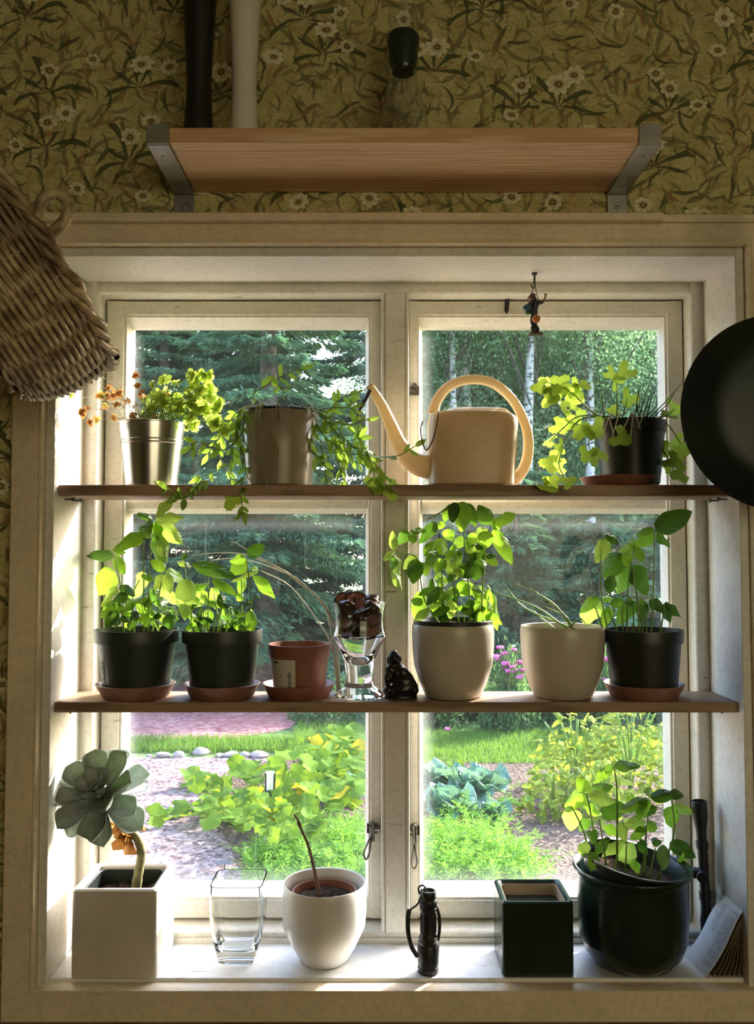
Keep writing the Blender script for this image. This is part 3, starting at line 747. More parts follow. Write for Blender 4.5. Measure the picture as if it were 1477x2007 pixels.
# ------------------------------------------------------------------ iron pan hung at the right
Yp = -0.14; k = ppm(Yp); pc = W(1527, 807, Yp); R = 195 * k
t = thing('frying_pan', (pc.x, Yp, pc.z - R), 'dark iron frying pan hanging by its handle at the right', 'pan')
Mx = Matrix(((1, 0, 0, pc.x), (0, 0, 1, Yp), (0, -1, 0, pc.z), (0, 0, 0, 1)))   # lathe axis to +Y
prof = [(0, -0.030), (R * 0.60, -0.030), (R * 0.72, -0.028), (R * 0.80, -0.023), (R * 0.985, -0.001), (R, 0.001), (R * 0.985, 0.002), (R * 0.79, -0.019), (R * 0.71, -0.0245), (0, -0.0265)]
MB().lathe(prof, M=Mx, seg=72).build('pan_body', M_iron, t, angle=50)
MB().tube([(pc.x, Yp - 0.010, pc.z + R * 0.93), (pc.x, Yp - 0.004, pc.z + R * 1.2), (pc.x, Yp, pc.z + R * 1.5), (pc.x, Yp + 0.002, pc.z + R * 2.4)], [0.007, 0.009, 0.011, 0.012], 10, flat=0.5).build('handle', M_iron, t)
b = MB(); top = Vector((pc.x, Yp + 0.002, pc.z + R * 2.4))
b.tube([top + Vector((0.008 * math.sin(a), 0, 0.006 + 0.008 * math.cos(a))) for a in [2 * PI * i / 16 for i in range(17)]], 0.002, 6)
b.tube([top + Vector((0, 0, 0.012)), Vector((pc.x, Yp + 0.002, RZ1))], 0.002, 6)
b.build('hanging_ring', M_steel, t)
# ------------------------------------------------------------------ pots, saucers and plants
def saucer(px, Y, z, rt, h, label, mat, group='terracotta coloured saucers'):
    k = ppm(Y); p = W(px, 1200, Y); R = rt * k; rb = R * 0.82
    t = thing('plant_saucer', (p.x, Y, z), label, 'saucer', group)
    MB().lathe([(0, 0), (rb * 0.96, 0), (rb, 0.001), (R * 0.985, h - 0.0015), (R, h - 0.0005), (R * 0.985, h), (R * 0.96, h - 0.001), (rb * 0.97, 0.003), (rb * 0.9, 0.002), (0, 0.002)], (p.x, Y, z), 56).build('dish', mat, t, angle=35)
    return t
def pot_profile(R, rl, rb, h, lip, th=0.0018, soil=0.8):
    """lipped nursery pot: rim radius, body radius under the lip, base radius, height, lip height"""
    return [(0, 0), (rb * 0.95, 0), (rb, 0.0015), (rl, h - lip), (R * 0.985, h - lip + 0.0006), (R, h - 0.001), (R * 0.995, h), (R - th * 1.3, h), (R - th * 1.6, h - lip), (rb + (rl - rb) * soil - th, h * soil), (0, h * soil - 0.001)]
def soil(parent, c, r, z, seed=0, tilt=None, mat=None):
    rr = random.Random(seed); V = []; F = []; n, m = 5, 22
    V.append((c[0], c[1], z + 0.002))
    for i in range(1, n + 1):
        for k in range(m):
            a = 2 * PI * k / m; q = r * i / n
            V.append((c[0] + q * math.cos(a), c[1] + q * math.sin(a), z + (rr.uniform(-0.002, 0.003) if i < n else -0.001)))
    for k in range(m): F.append((0, 1 + k, 1 + (k + 1) % m))
    for i in range(n - 1):
        for k in range(m):
            a = 1 + i * m; F.append((a + k, a + m + k, a + m + (k + 1) % m, a + (k + 1) % m))
    return MB().add(V, F).build('soil', mat or M_soil, parent, angle=180)
def stems(parent, view, specs, Y, mat, r=0.0014, name='stem', taper=0.5, jit=0.012):
    for i, s in enumerate(specs):
        rr = random.Random(i * 13 + len(specs)); dy = rr.uniform(-jit, jit)
        pts = [W(*view(x, y), Y + dy * (1 - j / max(1, len(s) - 1) * 0.5)) for j, (x, y) in enumerate(s)]
        P = smooth_path(pts, 5)
        n = len(P); MB().tube(P, [r * (1 - (1 - taper) * q / (n - 1)) for q in range(n)], 6).build(name, mat, parent, angle=180)
def leaves(parent, view, specs, Y, meshes, seed=1, dyr=0.02, roll=0.5, spread=0.03, wscale=1.0, name='leaf'):
    rr = random.Random(seed)
    for i, s in enumerate(specs):
        bx, by, tx, ty, w = s[:5]
        y0 = Y + rr.uniform(-spread, spread); y1 = y0 + rr.uniform(-dyr, dyr)
        b, tp = W(*view(bx, by), y0), W(*view(tx, ty), y1)
        tp = b + (tp - b) * 1.14
        me = meshes[rr.randrange(len(meshes))]
        wd = w / view.k * ppm(y0) * wscale * 1.12
        place_leaf(parent, me, b, tp, wd, rr.uniform(-roll, roll), name)
def fill_leaves(parent, view, n, box, Y, meshes, size, seed=2, spread=0.03, up=0.2):
    rr = random.Random(seed)
    for i in range(n):
        x = rr.uniform(box[0], box[1]); y = rr.uniform(box[2], box[3]); L = rr.uniform(*size)
        a = rr.uniform(-PI, PI)
        y0 = Y + rr.uniform(-spread, spread)
        b = W(*view(x, y), y0); tp = W(*view(x + L * math.cos(a), y + L * math.sin(a) * 0.7 + up * L), y0 + rr.uniform(-0.015, 0.015))
        place_leaf(parent, meshes[rr.randrange(len(meshes))], b, tp, L * rr.uniform(0.5, 0.75) / view.k * ppm(y0), rr.uniform(-0.9, 0.9))

YP = 0.050
# --- middle shelf: four nursery pots of basil
VB = View(60, 960, 2.954)
def nursery(px, label, rim=81, body=74, base=62, mat=None, pytop=1240, seed=0, z=None):
    k = ppm(YP); p = W(px, 1200, YP); z0 = (Z2 + 0.003) if z is None else z
    h = W(px, pytop, YP - rim * k).z - z0
    t = thing('potted_basil', (p.x, YP, z0), label, 'potted plant', 'basil plants in nursery pots')
    MB().lathe(pot_profile(rim * k, body * k, base * k, h, 0.018), (p.x, YP, z0), 56).build('pot', mat or M_potgreen, t, angle=30)
    soil(t, (p.x, YP), rim * k * 0.93, z0 + h * 0.86, seed)
    return t, p, z0, h
saucer(268, YP, Z2, 76, 0.0195, 'terracotta saucer under the leftmost basil pot', M_saucer)
t, p, z0, h = nursery(269, 'tall leafy basil in a dark green plastic pot, leftmost on the middle plank', seed=1)
# barcode label on the pot's left side
k = ppm(YP)
def patch(parent, c, r, a0, a1, z0, z1, slope, mat, name, n=10):
    V, F = [], []
    for i in range(n + 1):
        a = a0 + (a1 - a0) * i / n
        for zz, rr_ in ((z0, r), (z1, r + slope)): V.append((c[0] + rr_ * math.cos(a), c[1] + rr_ * math.sin(a), zz))
    for i in range(n): F.append((2 * i, 2 * i + 2, 2 * i + 3, 2 * i + 1))
    return MB().add(V, F).build(name, mat, parent, angle=180)
M_lab = simple('printed_label', (0.66, 0.63, 0.58), 0.6, var=0.05)
M_labgrey = simple('faded_label', (0.20, 0.22, 0.20), 0.6, var=0.7, scale=300)
M_ink = simple('print_ink', (0.06, 0.055, 0.06), 0.6)
def rad_at(zr, base, body, h, lip): return base + (body - base) * zr / (h - lip)
z_a, z_b = z0 + 0.020, z0 + 0.050
ra, rb_ = rad_at(0.020, 62 * k, 74 * k, h, 0.018) + 0.0005, rad_at(0.050, 62 * k, 74 * k, h, 0.018) + 0.0005
patch(t, (p.x, YP), ra, math.radians(-160), math.radians(-135), z_a, z_b, rb_ - ra, M_labgrey, 'label')
stems(t, VB, [[(655, 830), (655, 500), (655, 260)], [(680, 830), (690, 450), (705, 170)], [(540, 830), (520, 560), (485, 380)], [(740, 830), (745, 600), (780, 465)], [(600, 830), (590, 620), (630, 520)], [(700, 830), (740, 700), (720, 580)]], YP, M_stem)
leaves(t, VB, [(730, 150, 800, 42, 60), (705, 172, 640, 138, 40), (720, 160, 852, 138, 62), (705, 185, 603, 272, 90), (720, 182, 850, 292, 92), (712, 190, 735, 275, 60), (655, 250, 495, 306, 85), (715, 262, 722, 412, 88), (745, 250, 802, 398, 70), (655, 265, 700, 255, 40),
    (482, 380, 318, 376, 62), (490, 372, 541, 354, 30), (490, 388, 537, 477, 62), (470, 458, 385, 608, 112), (495, 555, 405, 640, 66), (520, 552, 585, 592, 55),
    (780, 465, 703, 415, 58), (785, 468, 884, 512, 78), (775, 480, 718, 545, 72), (782, 490, 802, 592, 62), (660, 478, 570, 612, 84), (640, 490, 705, 500, 45), (715, 570, 765, 700, 80), (750, 560, 812, 650, 75), (690, 600, 640, 680, 60), (560, 600, 480, 650, 60), (520, 640, 420, 720, 70), (600, 640, 520, 700, 60), (640, 640, 700, 690, 60),
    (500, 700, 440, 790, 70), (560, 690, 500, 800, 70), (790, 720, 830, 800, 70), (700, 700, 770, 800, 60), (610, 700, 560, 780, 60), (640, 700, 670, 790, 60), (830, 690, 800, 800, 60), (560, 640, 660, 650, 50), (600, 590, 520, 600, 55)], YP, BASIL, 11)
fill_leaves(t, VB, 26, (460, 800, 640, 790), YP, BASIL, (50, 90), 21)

saucer(436, YP, Z2, 74, 0.0195, 'terracotta saucer under the basil pot beside the empty red pot', M_saucer)
t, p, z0, h = nursery(436, 'bushy basil with a leaf drooping over the rim of its green pot', 78, 71, 60, seed=2)
stems(t, VB, [[(945, 830), (920, 640), (890, 440)], [(1025, 830), (1030, 490)], [(1100, 830), (1060, 600)], [(1240, 830), (1275, 640), (1250, 390)], [(1225, 830), (1220, 520)], [(1000, 830), (1000, 700)], [(1080, 830), (1110, 650)], [(1130, 830), (1150, 700)], [(1055, 830), (1080, 720)], [(1290, 620), (1325, 630)]], YP, M_stem)
leaves(t, VB, [(887, 405, 880, 362, 40), (890, 430, 828, 408, 36), (895, 425, 937, 432, 36), (900, 515, 885, 737, 108), (930, 425, 1132, 497, 78), (1050, 520, 1187, 604, 50), (1030, 540, 928, 560, 45), (1045, 565, 1078, 668, 60), (1245, 392, 1160, 402, 60), (1255, 382, 1343, 328, 72), (1250, 408, 1155, 478, 84), (1300, 470, 1158, 512, 28), (1290, 498, 1392, 626, 64), (1285, 480, 1310, 448, 40), (1230, 500, 1215, 592, 52),
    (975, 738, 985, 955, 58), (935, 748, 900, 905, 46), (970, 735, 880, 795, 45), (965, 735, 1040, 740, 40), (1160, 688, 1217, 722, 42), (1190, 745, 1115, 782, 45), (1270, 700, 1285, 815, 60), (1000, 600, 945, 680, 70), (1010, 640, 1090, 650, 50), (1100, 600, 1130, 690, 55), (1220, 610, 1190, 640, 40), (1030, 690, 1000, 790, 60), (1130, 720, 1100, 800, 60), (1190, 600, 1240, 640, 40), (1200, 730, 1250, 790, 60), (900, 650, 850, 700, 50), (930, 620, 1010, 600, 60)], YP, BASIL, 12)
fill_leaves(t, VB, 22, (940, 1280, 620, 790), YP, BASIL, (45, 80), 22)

VR = View(940, 960, 2.75)
saucer(1259, YP, Z2, 77, 0.0195, 'terracotta saucer under the rightmost basil pot', M_saucer)
t, p, z0, h = nursery(1259, 'sparse large leaved basil in a blackish plastic pot at the right', 76, 71, 62, M_potblack, seed=3)
stems(t, VR, [[(690, 770), (650, 520), (660, 230)], [(790, 780), (800, 500), (830, 320)], [(880, 780), (830, 470), (825, 400)], [(925, 780), (935, 500), (942, 215)], [(745, 770), (680, 620)], [(660, 740), (610, 600)], [(970, 780), (990, 660), (995, 610)], [(860, 780), (850, 640), (845, 600)], [(770, 780), (765, 560)], [(830, 780), (825, 620)], [(900, 780), (890, 640)]], YP, M_stem)
leaves(t, VR, [(945, 212, 1140, 120, 112), (950, 222, 1032, 290, 64), (938, 212, 848, 242, 40), (932, 225, 858, 304, 72), (835, 300, 753, 322, 52), (838, 308, 874, 376, 52), (800, 292, 862, 280, 46), (680, 240, 778, 268, 56), (690, 258, 636, 372, 74), (770, 340, 678, 440, 104), (800, 400, 755, 552, 105), (835, 405, 905, 548, 100), (720, 460, 705, 532, 60), (800, 330, 790, 400, 60),
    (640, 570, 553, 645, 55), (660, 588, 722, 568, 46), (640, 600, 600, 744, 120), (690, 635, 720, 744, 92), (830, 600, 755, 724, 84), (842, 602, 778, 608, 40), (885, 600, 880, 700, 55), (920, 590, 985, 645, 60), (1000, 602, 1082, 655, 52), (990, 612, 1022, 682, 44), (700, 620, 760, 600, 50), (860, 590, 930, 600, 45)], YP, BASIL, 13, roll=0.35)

# --- empty terracotta pot with a price label
saucer(586, YP, Z2, 71, 0.0195, 'reddish terracotta saucer under the empty pot', M_terra)
k = ppm(YP); p = W(587, 1200, YP); z0 = Z2 + 0.003; R, rl, rb0 = 62 * k, 56 * k, 49 * k; h = W(587, 1268, YP - R).z - z0
t = thing('flower_pot', (p.x, YP, z0), 'small empty terracotta pot with a white price label', 'flower pot')
MB().lathe([(0, 0), (rb0 * 0.95, 0), (rb0, 0.0015), (rl, h - 0.022), (rl * 1.01, h - 0.019), (rl * 1.04, h - 0.018), (R, h - 0.001), (R * 0.99, h), (R * 0.95, h), (R * 0.9, h - 0.02), (rb0 * 0.95, 0.004), (0, 0.003)], (p.x, YP, z0), 56).build('pot', M_terra, t, angle=30)
def ratz(z): return rb0 + (rl - rb0) * z / (h - 0.022) + 0.0006
A0, A1 = math.radians(-148), math.radians(-93)
lb = patch(t, (p.x, YP), ratz(0.012), A0, A1, z0 + 0.012, z0 + 0.053, ratz(0.053) - ratz(0.012), M_lab, 'price_label')
for i in range(9):
    zz = z0 + 0.014 + 0.0026 * i
    patch(lb, (p.x, YP), ratz(zz - z0) + 0.0002, math.radians(-109), math.radians(-102), zz, zz + random.Random(i).uniform(0.0007, 0.0018), 0.00006, M_ink, 'barcode_bar', 4)
patch(lb, (p.x, YP), ratz(0.047) + 0.0002, math.radians(-143), math.radians(-131), z0 + 0.047, z0 + 0.0495, 0.0001, M_ink, 'print_line', 4)
for i, (an, zz) in enumerate(((-138, 0.026), (-132, 0.021), (-128, 0.029), (-135, 0.031))):
    patch(lb, (p.x, YP), ratz(zz) + 0.0002, math.radians(an), math.radians(an + 4), z0 + zz, z0 + zz + 0.0012, 0.0001, M_ink, 'print_line', 2)

# --- cream cover pots
def coverpot(px, rim, base, pyt, label, mat, Y=YP, z=None, seg=64, mid=1.0):
    k = ppm(Y); p = W(px, 1200, Y); z0 = Z2 if z is None else z; R = rim * k; B = base * k
    h = W(px, pyt, Y - R).z - z0
    t = thing('cover_pot', (p.x, Y, z0), label, 'flower pot')
    o = [(0, 0.0), (B * 0.92, 0.0), (B, 0.002), (B + (R - B) * 0.45, h * 0.20), (R * 0.955 * mid, h * 0.45), (R * 0.99 * mid, h * 0.68), (R * mid ** 0.5, h * 0.88), (R * 0.99, h - 0.0015), (R * 0.98, h)]
    i = [(R * 0.95, h - 0.0005), (R * 0.94, h * 0.9), (R * 0.93 * mid, h * 0.6), (R * 0.80, h * 0.25), (B * 0.8, 0.006), (0, 0.005)]
    MB().lathe(o + i, (p.x, Y, z0), seg).build('pot', mat, t, angle=50)
    return t, p, z0, h, R
t, p, z0, h, R = coverpot(887, 80, 54, 1229, 'cream glazed cover pot holding the tallest basil', M_cream)
k = ppm(YP); Ri = 77 * k
t2 = thing('potted_basil', (p.x, YP, z0 + 0.006), 'tall dense basil in a black inner pot inside the cream cover pot', 'potted plant', 'basil plants in nursery pots')
zi = z0 + 0.006; hi = W(887, 1220, YP - Ri).z - zi
MB().lathe([(0, 0), (Ri * 0.55, 0), (Ri * 0.86, hi - 0.012), (Ri * 0.99, hi - 0.0115), (Ri, hi - 0.001), (Ri * 0.99, hi), (Ri * 0.96, hi), (Ri * 0.88, hi - 0.012), (0, hi - 0.014)], (p.x, YP, zi), 48).build('pot', M_potblack, t2, angle=30)
soil(t2, (p.x, YP), Ri * 0.9, zi + hi - 0.008, 5)
V3 = View(480, 960, 2.954)
stems(t2, V3, [[(1130, 780), (1040, 640), (1010, 480), (990, 390), (870, 355)], [(1145, 780), (1140, 560), (1140, 400)], [(1240, 780), (1205, 560), (1210, 460)], [(1300, 780), (1300, 620), (1270, 330), (1268, 80)], [(1365, 770), (1390, 350), (1425, 200)], [(1180, 770), (1120, 560), (1090, 500)], [(1270, 770), (1260, 640)], [(1190, 100), (1060, 170)]], YP, M_stem)
leaves(t2, V3, [(1215, 72, 1200, 185, 62), (1265, 68, 1248, 228, 98), (1285, 78, 1325, 195, 60), (1235, 80, 1140, 120, 30), (1165, 115, 1160, 175, 40), (1150, 185, 1118, 218, 40), (1420, 200, 1362, 112, 84), (1425, 205, 1542, 142, 84), (1402, 222, 1305, 268, 72), (1395, 238, 1388, 338, 84), (1438, 228, 1536, 408, 78), (1430, 200, 1480, 210, 60),
    (940, 240, 888, 326, 64), (958, 240, 1044, 226, 48), (965, 258, 975, 315, 52), (1110, 190, 1025, 298, 66), (862, 352, 855, 258, 48), (870, 355, 818, 388, 40), (860, 378, 912, 478, 72), (865, 396, 848, 472, 48), (848, 458, 918, 552, 54),
    (1000, 380, 930, 446, 60), (990, 400, 975, 518, 88), (1130, 280, 1152, 356, 84), (1080, 370, 1112, 466, 88), (1200, 320, 1252, 428, 76), (1270, 280, 1208, 336, 60), (1290, 288, 1324, 356, 60), (1380, 348, 1328, 446, 82), (1345, 430, 1322, 516, 76), (1210, 450, 1178, 518, 46), (1212, 458, 1256, 496, 44), (1090, 510, 1112, 604, 62), (1040, 420, 1052, 490, 60),
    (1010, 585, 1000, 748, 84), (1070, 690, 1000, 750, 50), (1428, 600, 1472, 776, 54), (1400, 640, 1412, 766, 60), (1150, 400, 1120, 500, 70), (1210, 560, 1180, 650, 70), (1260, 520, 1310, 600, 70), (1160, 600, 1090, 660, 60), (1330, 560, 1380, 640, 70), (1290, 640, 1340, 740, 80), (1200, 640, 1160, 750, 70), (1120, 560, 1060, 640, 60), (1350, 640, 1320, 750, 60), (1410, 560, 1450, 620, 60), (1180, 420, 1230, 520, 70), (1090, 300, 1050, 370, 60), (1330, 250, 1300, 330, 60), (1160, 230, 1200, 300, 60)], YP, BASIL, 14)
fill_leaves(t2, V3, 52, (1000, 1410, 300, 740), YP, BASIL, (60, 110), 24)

t, p, z0, h, R = coverpot(1101, 81, 56, 1233, 'cream glazed cover pot with a few thin chive blades', M_cream)
soil(t, (p.x, YP), R * 0.85, z0 + h * 0.8, 6)
for i, s in enumerate(([(500, 750), (380, 600), (130, 480)], [(470, 750), (300, 630), (60, 545)], [(520, 755), (250, 640), (140, 520)], [(500, 735), (420, 640), (245, 510)], [(490, 735), (460, 680), (350, 630)], [(480, 740), (540, 695), (570, 725)], [(400, 745), (330, 690), (290, 650)])):
    stems(t, VR, [s], YP, M_stem, 0.0015, 'chive_blade', 0.4)

# --- dried grass behind the goblet
g0 = W(662, 1330, 0.082)
t = thing('dried_grass', (g0.x, 0.082, Z2), 'pale dried grass stalks arching left from behind the goblet', 'dried grass')
VI = View(0, 0, 1)
for s in ([(664, 1358), (650, 1215), (610, 1160), (560, 1120), (490, 1090), (440, 1083), (378, 1088)], [(666, 1358), (655, 1225), (600, 1150), (540, 1115), (470, 1095), (410, 1098)], [(668, 1360), (650, 1268), (628, 1225), (570, 1150), (510, 1118)], [(662, 1358), (640, 1200), (590, 1145), (530, 1105), (455, 1060)]):
    stems(t, VI, [s], 0.082, M_straw, 0.0016, 'stalk', 0.35, 0.004)

# --- glass goblet of seed pods
Yg = 0.048; p = W(704, 1300, Yg); k = ppm(Yg)
def gz(py): return W(704, py, Yg).z
t = thing('glass_goblet', (p.x, Yg, Z2), 'thick clear glass goblet filled with brown seed pods', 'goblet')
zr = [gz(q) for q in (1180, 1205, 1228, 1246, 1270, 1290, 1312, 1330, 1345, 1358)]
o = [(0, Z2 + 0.0005), (47 * k, Z2 + 0.0005), (48 * k, Z2 + 0.003), (42 * k, Z2 + 0.008), (30 * k, zr[8]), (26 * k, zr[7]), (27 * k, zr[6]), (30 * k, zr[5] - 0.002), (40 * k, zr[4]), (53 * k, zr[3]), (48 * k, zr[2]), (48 * k, zr[1]), (52 * k, zr[0]), (50.5 * k, zr[0])]
i = [(46 * k, zr[1]), (45.5 * k, zr[2]), (48 * k, zr[3] + 0.001), (30 * k, zr[4] - 0.004), (14 * k, zr[5] - 0.006), (0, zr[5] - 0.010)]
MB().lathe(o + i, (p.x, Yg, 0), 10 * 4).build('bowl_and_foot', M_glass, t, angle=35)
M_pod = simple('brown_seed_pod', (0.055, 0.018, 0.010), 0.22, var=0.4, scale=60)
M_podin = simple('pink_pod_lining', (0.36, 0.16, 0.12), 0.4, var=0.2, scale=60)
def pod_mesh(seed, op):
    r = random.Random(seed); b = MB()
    n = 9
    prof = [(0, -0.5)] + [(0.5 * math.sin(PI * (q + 1) / (n + 1)) ** 0.8, -0.5 * math.cos(PI * (q + 1) / (n + 1))) for q in range(n if not op else 5)]
    if op: prof += [(prof[-1][0] * 1.06, prof[-1][1] + 0.03), (prof[-1][0] * 0.92, prof[-1][1] + 0.02), (0.25, -0.22), (0, -0.28)]
    else: prof += [(0, 0.5)]
    b.lathe(prof, seg=18)
    b.v = [(x * (1 + 0.10 * math.sin(3 * y * 6 + seed)), y * 0.9, z * 0.62 + 0.10 * math.sin(5 * x + seed)) for x, y, z in b.v]
    me = b.mesh('seed_pod', [M_pod, M_podin], True, 60)
    if op:
        for f in me.polygons:
            if f.center.z > -0.30 and (f.center.x ** 2 + f.center.y ** 2) < 0.19 and f.normal.z > 0.2: f.material_index = 1
    return me
PODS = [pod_mesh(q, q % 2 == 0) for q in range(4)]
rr = random.Random(5)
spots = [(-22, 1236, 8), (4, 1234, -14), (24, 1236, 10), (-4, 1238, 22), (-26, 1214, -8), (0, 1212, -20), (24, 1214, -6), (10, 1212, 20), (-16, 1212, 22), (-24, 1194, -6), (2, 1190, -18), (25, 1190, -4), (-6, 1178, 4), (18, 1182, 18), (-30, 1180, 8)]
for q, (dx, py, dy) in enumerate(spots):
    s = 42 * k if q != 10 else 42 * k
    pos = Vector((p.x + dx * k, Yg + dy * k, gz(py) ))
    eul = Euler((rr.uniform(0.5, 1.1), rr.uniform(-0.6, 0.6), 0)) if q % 2 == 0 else Euler((rr.uniform(-0.8, 0.8), rr.uniform(-0.8, 0.8), rr.uniform(0, 6)))
    o_ = put('seed_pod', PODS[q % 4], None, Matrix.Translation(pos) @ eul.to_matrix().to_4x4() @ Matrix.Scale(s, 4))
    tag(o_, 'glossy dark brown dried seed pod heaped in the goblet', 'seed pod', 'seed pods in the goblet')

# --- small black seated statuette
Ys = 0.040; p = W(785, 1367, Ys); k = ppm(Ys); b = MB()
def S(dx, py, dy, r, rot=None): b.ell((p.x + dx * k, Ys + dy * k, W(785, py, Ys).z), tuple(q * k for q in r), rot, 18, 12)
S(0, 1358, 0, (34, 24, 9)); S(0, 1366, 0, (33, 24, 6)); S(8, 1345, -4, (26, 22, 16)); S(-6, 1322, 2, (21, 17, 22)); S(6, 1334, -10, (22, 14, 14))
S(-13, 1291, 0, (12.5, 13, 14)); S(-13, 1281, 1, (8, 8, 7)); S(-12, 1307, 1, (10, 10, 9)); S(-20, 1312, -2, (11, 12, 10)); S(4, 1316, -4, (14, 12, 10), Euler((0, 0.5, 0)))
S(-26, 1330, -8, (7, 9, 15)); S(16, 1326, -8, (8, 8, 14), Euler((0, -0.6, 0))); S(22, 1340, -10, (9, 10, 10)); S(27, 1352, -8, (8, 12, 8)); S(-24, 1350, -12, (12, 12, 8)); S(4, 1349, -18, (18, 9, 8)); S(-8, 1294, -11, (4, 4, 3)); S(-2, 1292, -2, (4, 3, 7)); S(-25, 1293, -1, (3, 3, 7))
st = b.build('buddha_statuette', M_blackgl, None, remesh=0.0014)
tag(st, 'small black seated buddha statuette on the middle plank', 'statuette')
# ------------------------------------------------------------------ upper plank
# --- galvanised bucket with parsley
k = ppm(YP); p = W(297, 900, YP); R, B = 64 * k, 50 * k
h = W(297, 820, YP - R).z - Z1
t = thing('parsley_bucket', (p.x, YP, Z1), 'galvanised metal bucket with yellowing parsley on the upper plank', 'potted plant')
f = lambda u: B + (R - B) * u
MB().lathe([(0, 0.002), (B * 0.95, 0.002), (B * 0.97, 0), (B, 0.001), (f(0.30), h * 0.30), (f(0.655), h * 0.655), (f(0.665) + 0.0012, h * 0.665), (f(0.68), h * 0.68), (f(0.70), h * 0.70), (f(0.71) + 0.0012, h * 0.71), (f(0.725), h * 0.725), (f(0.97), h * 0.97), (R + 0.0012, h * 0.975), (R + 0.0014, h * 0.99), (R, h), (R - 0.0012, h * 0.99), (f(0.85) - 0.001, h * 0.85), (0, h * 0.83)], (p.x, YP, Z1), 56).build('bucket', M_zinc, t, angle=40)
soil(t, (p.x, YP), R * 0.92, Z1 + h * 0.86, 9)
rr = random.Random(31)
def sprig(parent, base, tip, meshes, size, n, r=0.0008, mat=None, droop=0.02, seed=0):
    q = random.Random(seed)
    mid = base.lerp(tip, 0.55) + Vector((0, q.uniform(-0.01, 0.01), droop))
    P = smooth_path([base, mid, tip], 5)
    MB().tube(P, [r * (1 - 0.5 * i / (len(P) - 1)) for i in range(len(P))], 5).build('stem', mat or M_stem, parent, angle=180)
    e = (P[-1] - P[-3]).normalized()
    for j in range(n):
        a = (j - (n - 1) / 2) * 1.0 + q.uniform(-0.3, 0.3)
        d = Matrix.Rotation(a, 3, Vector((0, 1, 0))) @ e
        d = (d + Vector((q.uniform(-0.2, 0.2), q.uniform(-0.7, 0.7), q.uniform(-0.3, 0.3)))).normalized()
        s = size * q.uniform(0.75, 1.2)
        place_leaf(parent, meshes[q.randrange(len(meshes))], P[-1], P[-1] + d * s, s, q.uniform(-0.6, 0.6), 'leaf', (q.uniform(-0.5, 0.5), -1, q.uniform(0, 0.8)))
def rim_pt(q, R, z): 
    a = q.uniform(0, 2 * PI); s = R * math.sqrt(q.random()) * 0.8
    return Vector((p.x + s * math.cos(a), YP + s * math.sin(a), z))
for i in range(56):
    px, py = rr.choice([(rr.uniform(262, 345), rr.uniform(740, 812)), (rr.uniform(330, 440), rr.uniform(742, 850)), (rr.uniform(300, 425), rr.uniform(728, 800)), (rr.uniform(350, 430), rr.uniform(780, 840))])
    sprig(t, rim_pt(rr, R, Z1 + h * 0.87), W(px, py, YP + rr.uniform(-0.035, 0.035)), PARS, 0.0092, 4, seed=i)
for i in range(30):
    px, py = rr.choice([(rr.uniform(120, 235), rr.uniform(760, 830)), (rr.uniform(190, 280), rr.uniform(715, 800)), (rr.uniform(250, 330), rr.uniform(770, 822))])
    sprig(t, rim_pt(rr, R, Z1 + h * 0.87), W(px, py, YP + rr.uniform(-0.03, 0.02)), PARSD + (PARS if i % 3 == 0 else []), 0.0058, 3, 0.0006, M_straw, 0.012, seed=100 + i)

# --- taupe pot with trailing strawberry-like runners
p = W(548, 870, YP); R, B = 72 * k, 64 * k; h = W(548, 800, YP - R).z - Z1
t = thing('trailing_plant', (p.x, YP, Z1), 'taupe glazed pot with straggly green runners trailing over both sides', 'potted plant')
MB().lathe([(0, 0), (B * 0.95, 0), (B, 0.002), (B + (R - B) * 0.6, h * 0.5), (R, h * 0.985), (R * 0.985, h), (R * 0.94, h), (R * 0.92, h * 0.9), (0, h * 0.88)], (p.x, YP, Z1), 56).build('cover_pot', M_olive, t, angle=40)
MB().lathe([(R * 0.93, h * 0.93), (R * 0.955, h), (R * 0.96, h + 0.004), (R * 0.93, h + 0.0045), (R * 0.90, h * 0.95)], (p.x, YP, Z1), 48).build('inner_pot', M_potblack, t, angle=40)
soil(t, (p.x, YP), R * 0.9, Z1 + h * 0.95, 10)
VT = View(400, 480, 2.6375)
runs = [[(290, 840), (180, 860), (120, 930), (70, 1010), (20, 1080)], [(260, 840), (190, 850), (170, 950), (200, 1080), (210, 1180), (160, 1290)], [(240, 845), (150, 900), (95, 980), (80, 1090), (140, 1210)], [(280, 840), (210, 870), (190, 980), (100, 1060), (-30, 1020), (-70, 1040)],
        [(230, 850), (200, 960), (230, 1060), (300, 1140), (320, 1220), (325, 1290)], [(330, 830), (250, 780), (330, 720), (420, 670), (500, 640)], [(380, 820), (410, 760), (380, 720)], [(560, 840), (640, 860), (700, 800), (760, 770)], [(570, 845), (650, 900), (740, 930), (835, 905)], [(560, 850), (600, 960), (680, 1040), (760, 1080), (860, 1100), (940, 1240)],
        [(560, 850), (560, 960), (550, 1060), (600, 1110)], [(580, 850), (660, 940), (720, 1010), (800, 1000)], [(580, 860), (680, 980), (740, 1100), (830, 1140)], [(600, 1000), (620, 1120), (630, 1230)], [(700, 1020), (700, 1130), (720, 1220)], [(590, 850), (700, 840), (780, 860), (800, 960)], [(660, 900), (760, 1040), (840, 1060), (880, 1200)], [(250, 850), (180, 920), (150, 1050), (130, 1130), (-20, 1200)],
        [(60, 1200), (-20, 1230), (-100, 1310), (-190, 1260)], [(210, 1180), (190, 1290), (200, 1380)], [(880, 1098), (1000, 1090), (1090, 1040)], [(320, 960), (350, 980), (385, 1060), (380, 1100)]]
rr = random.Random(77)
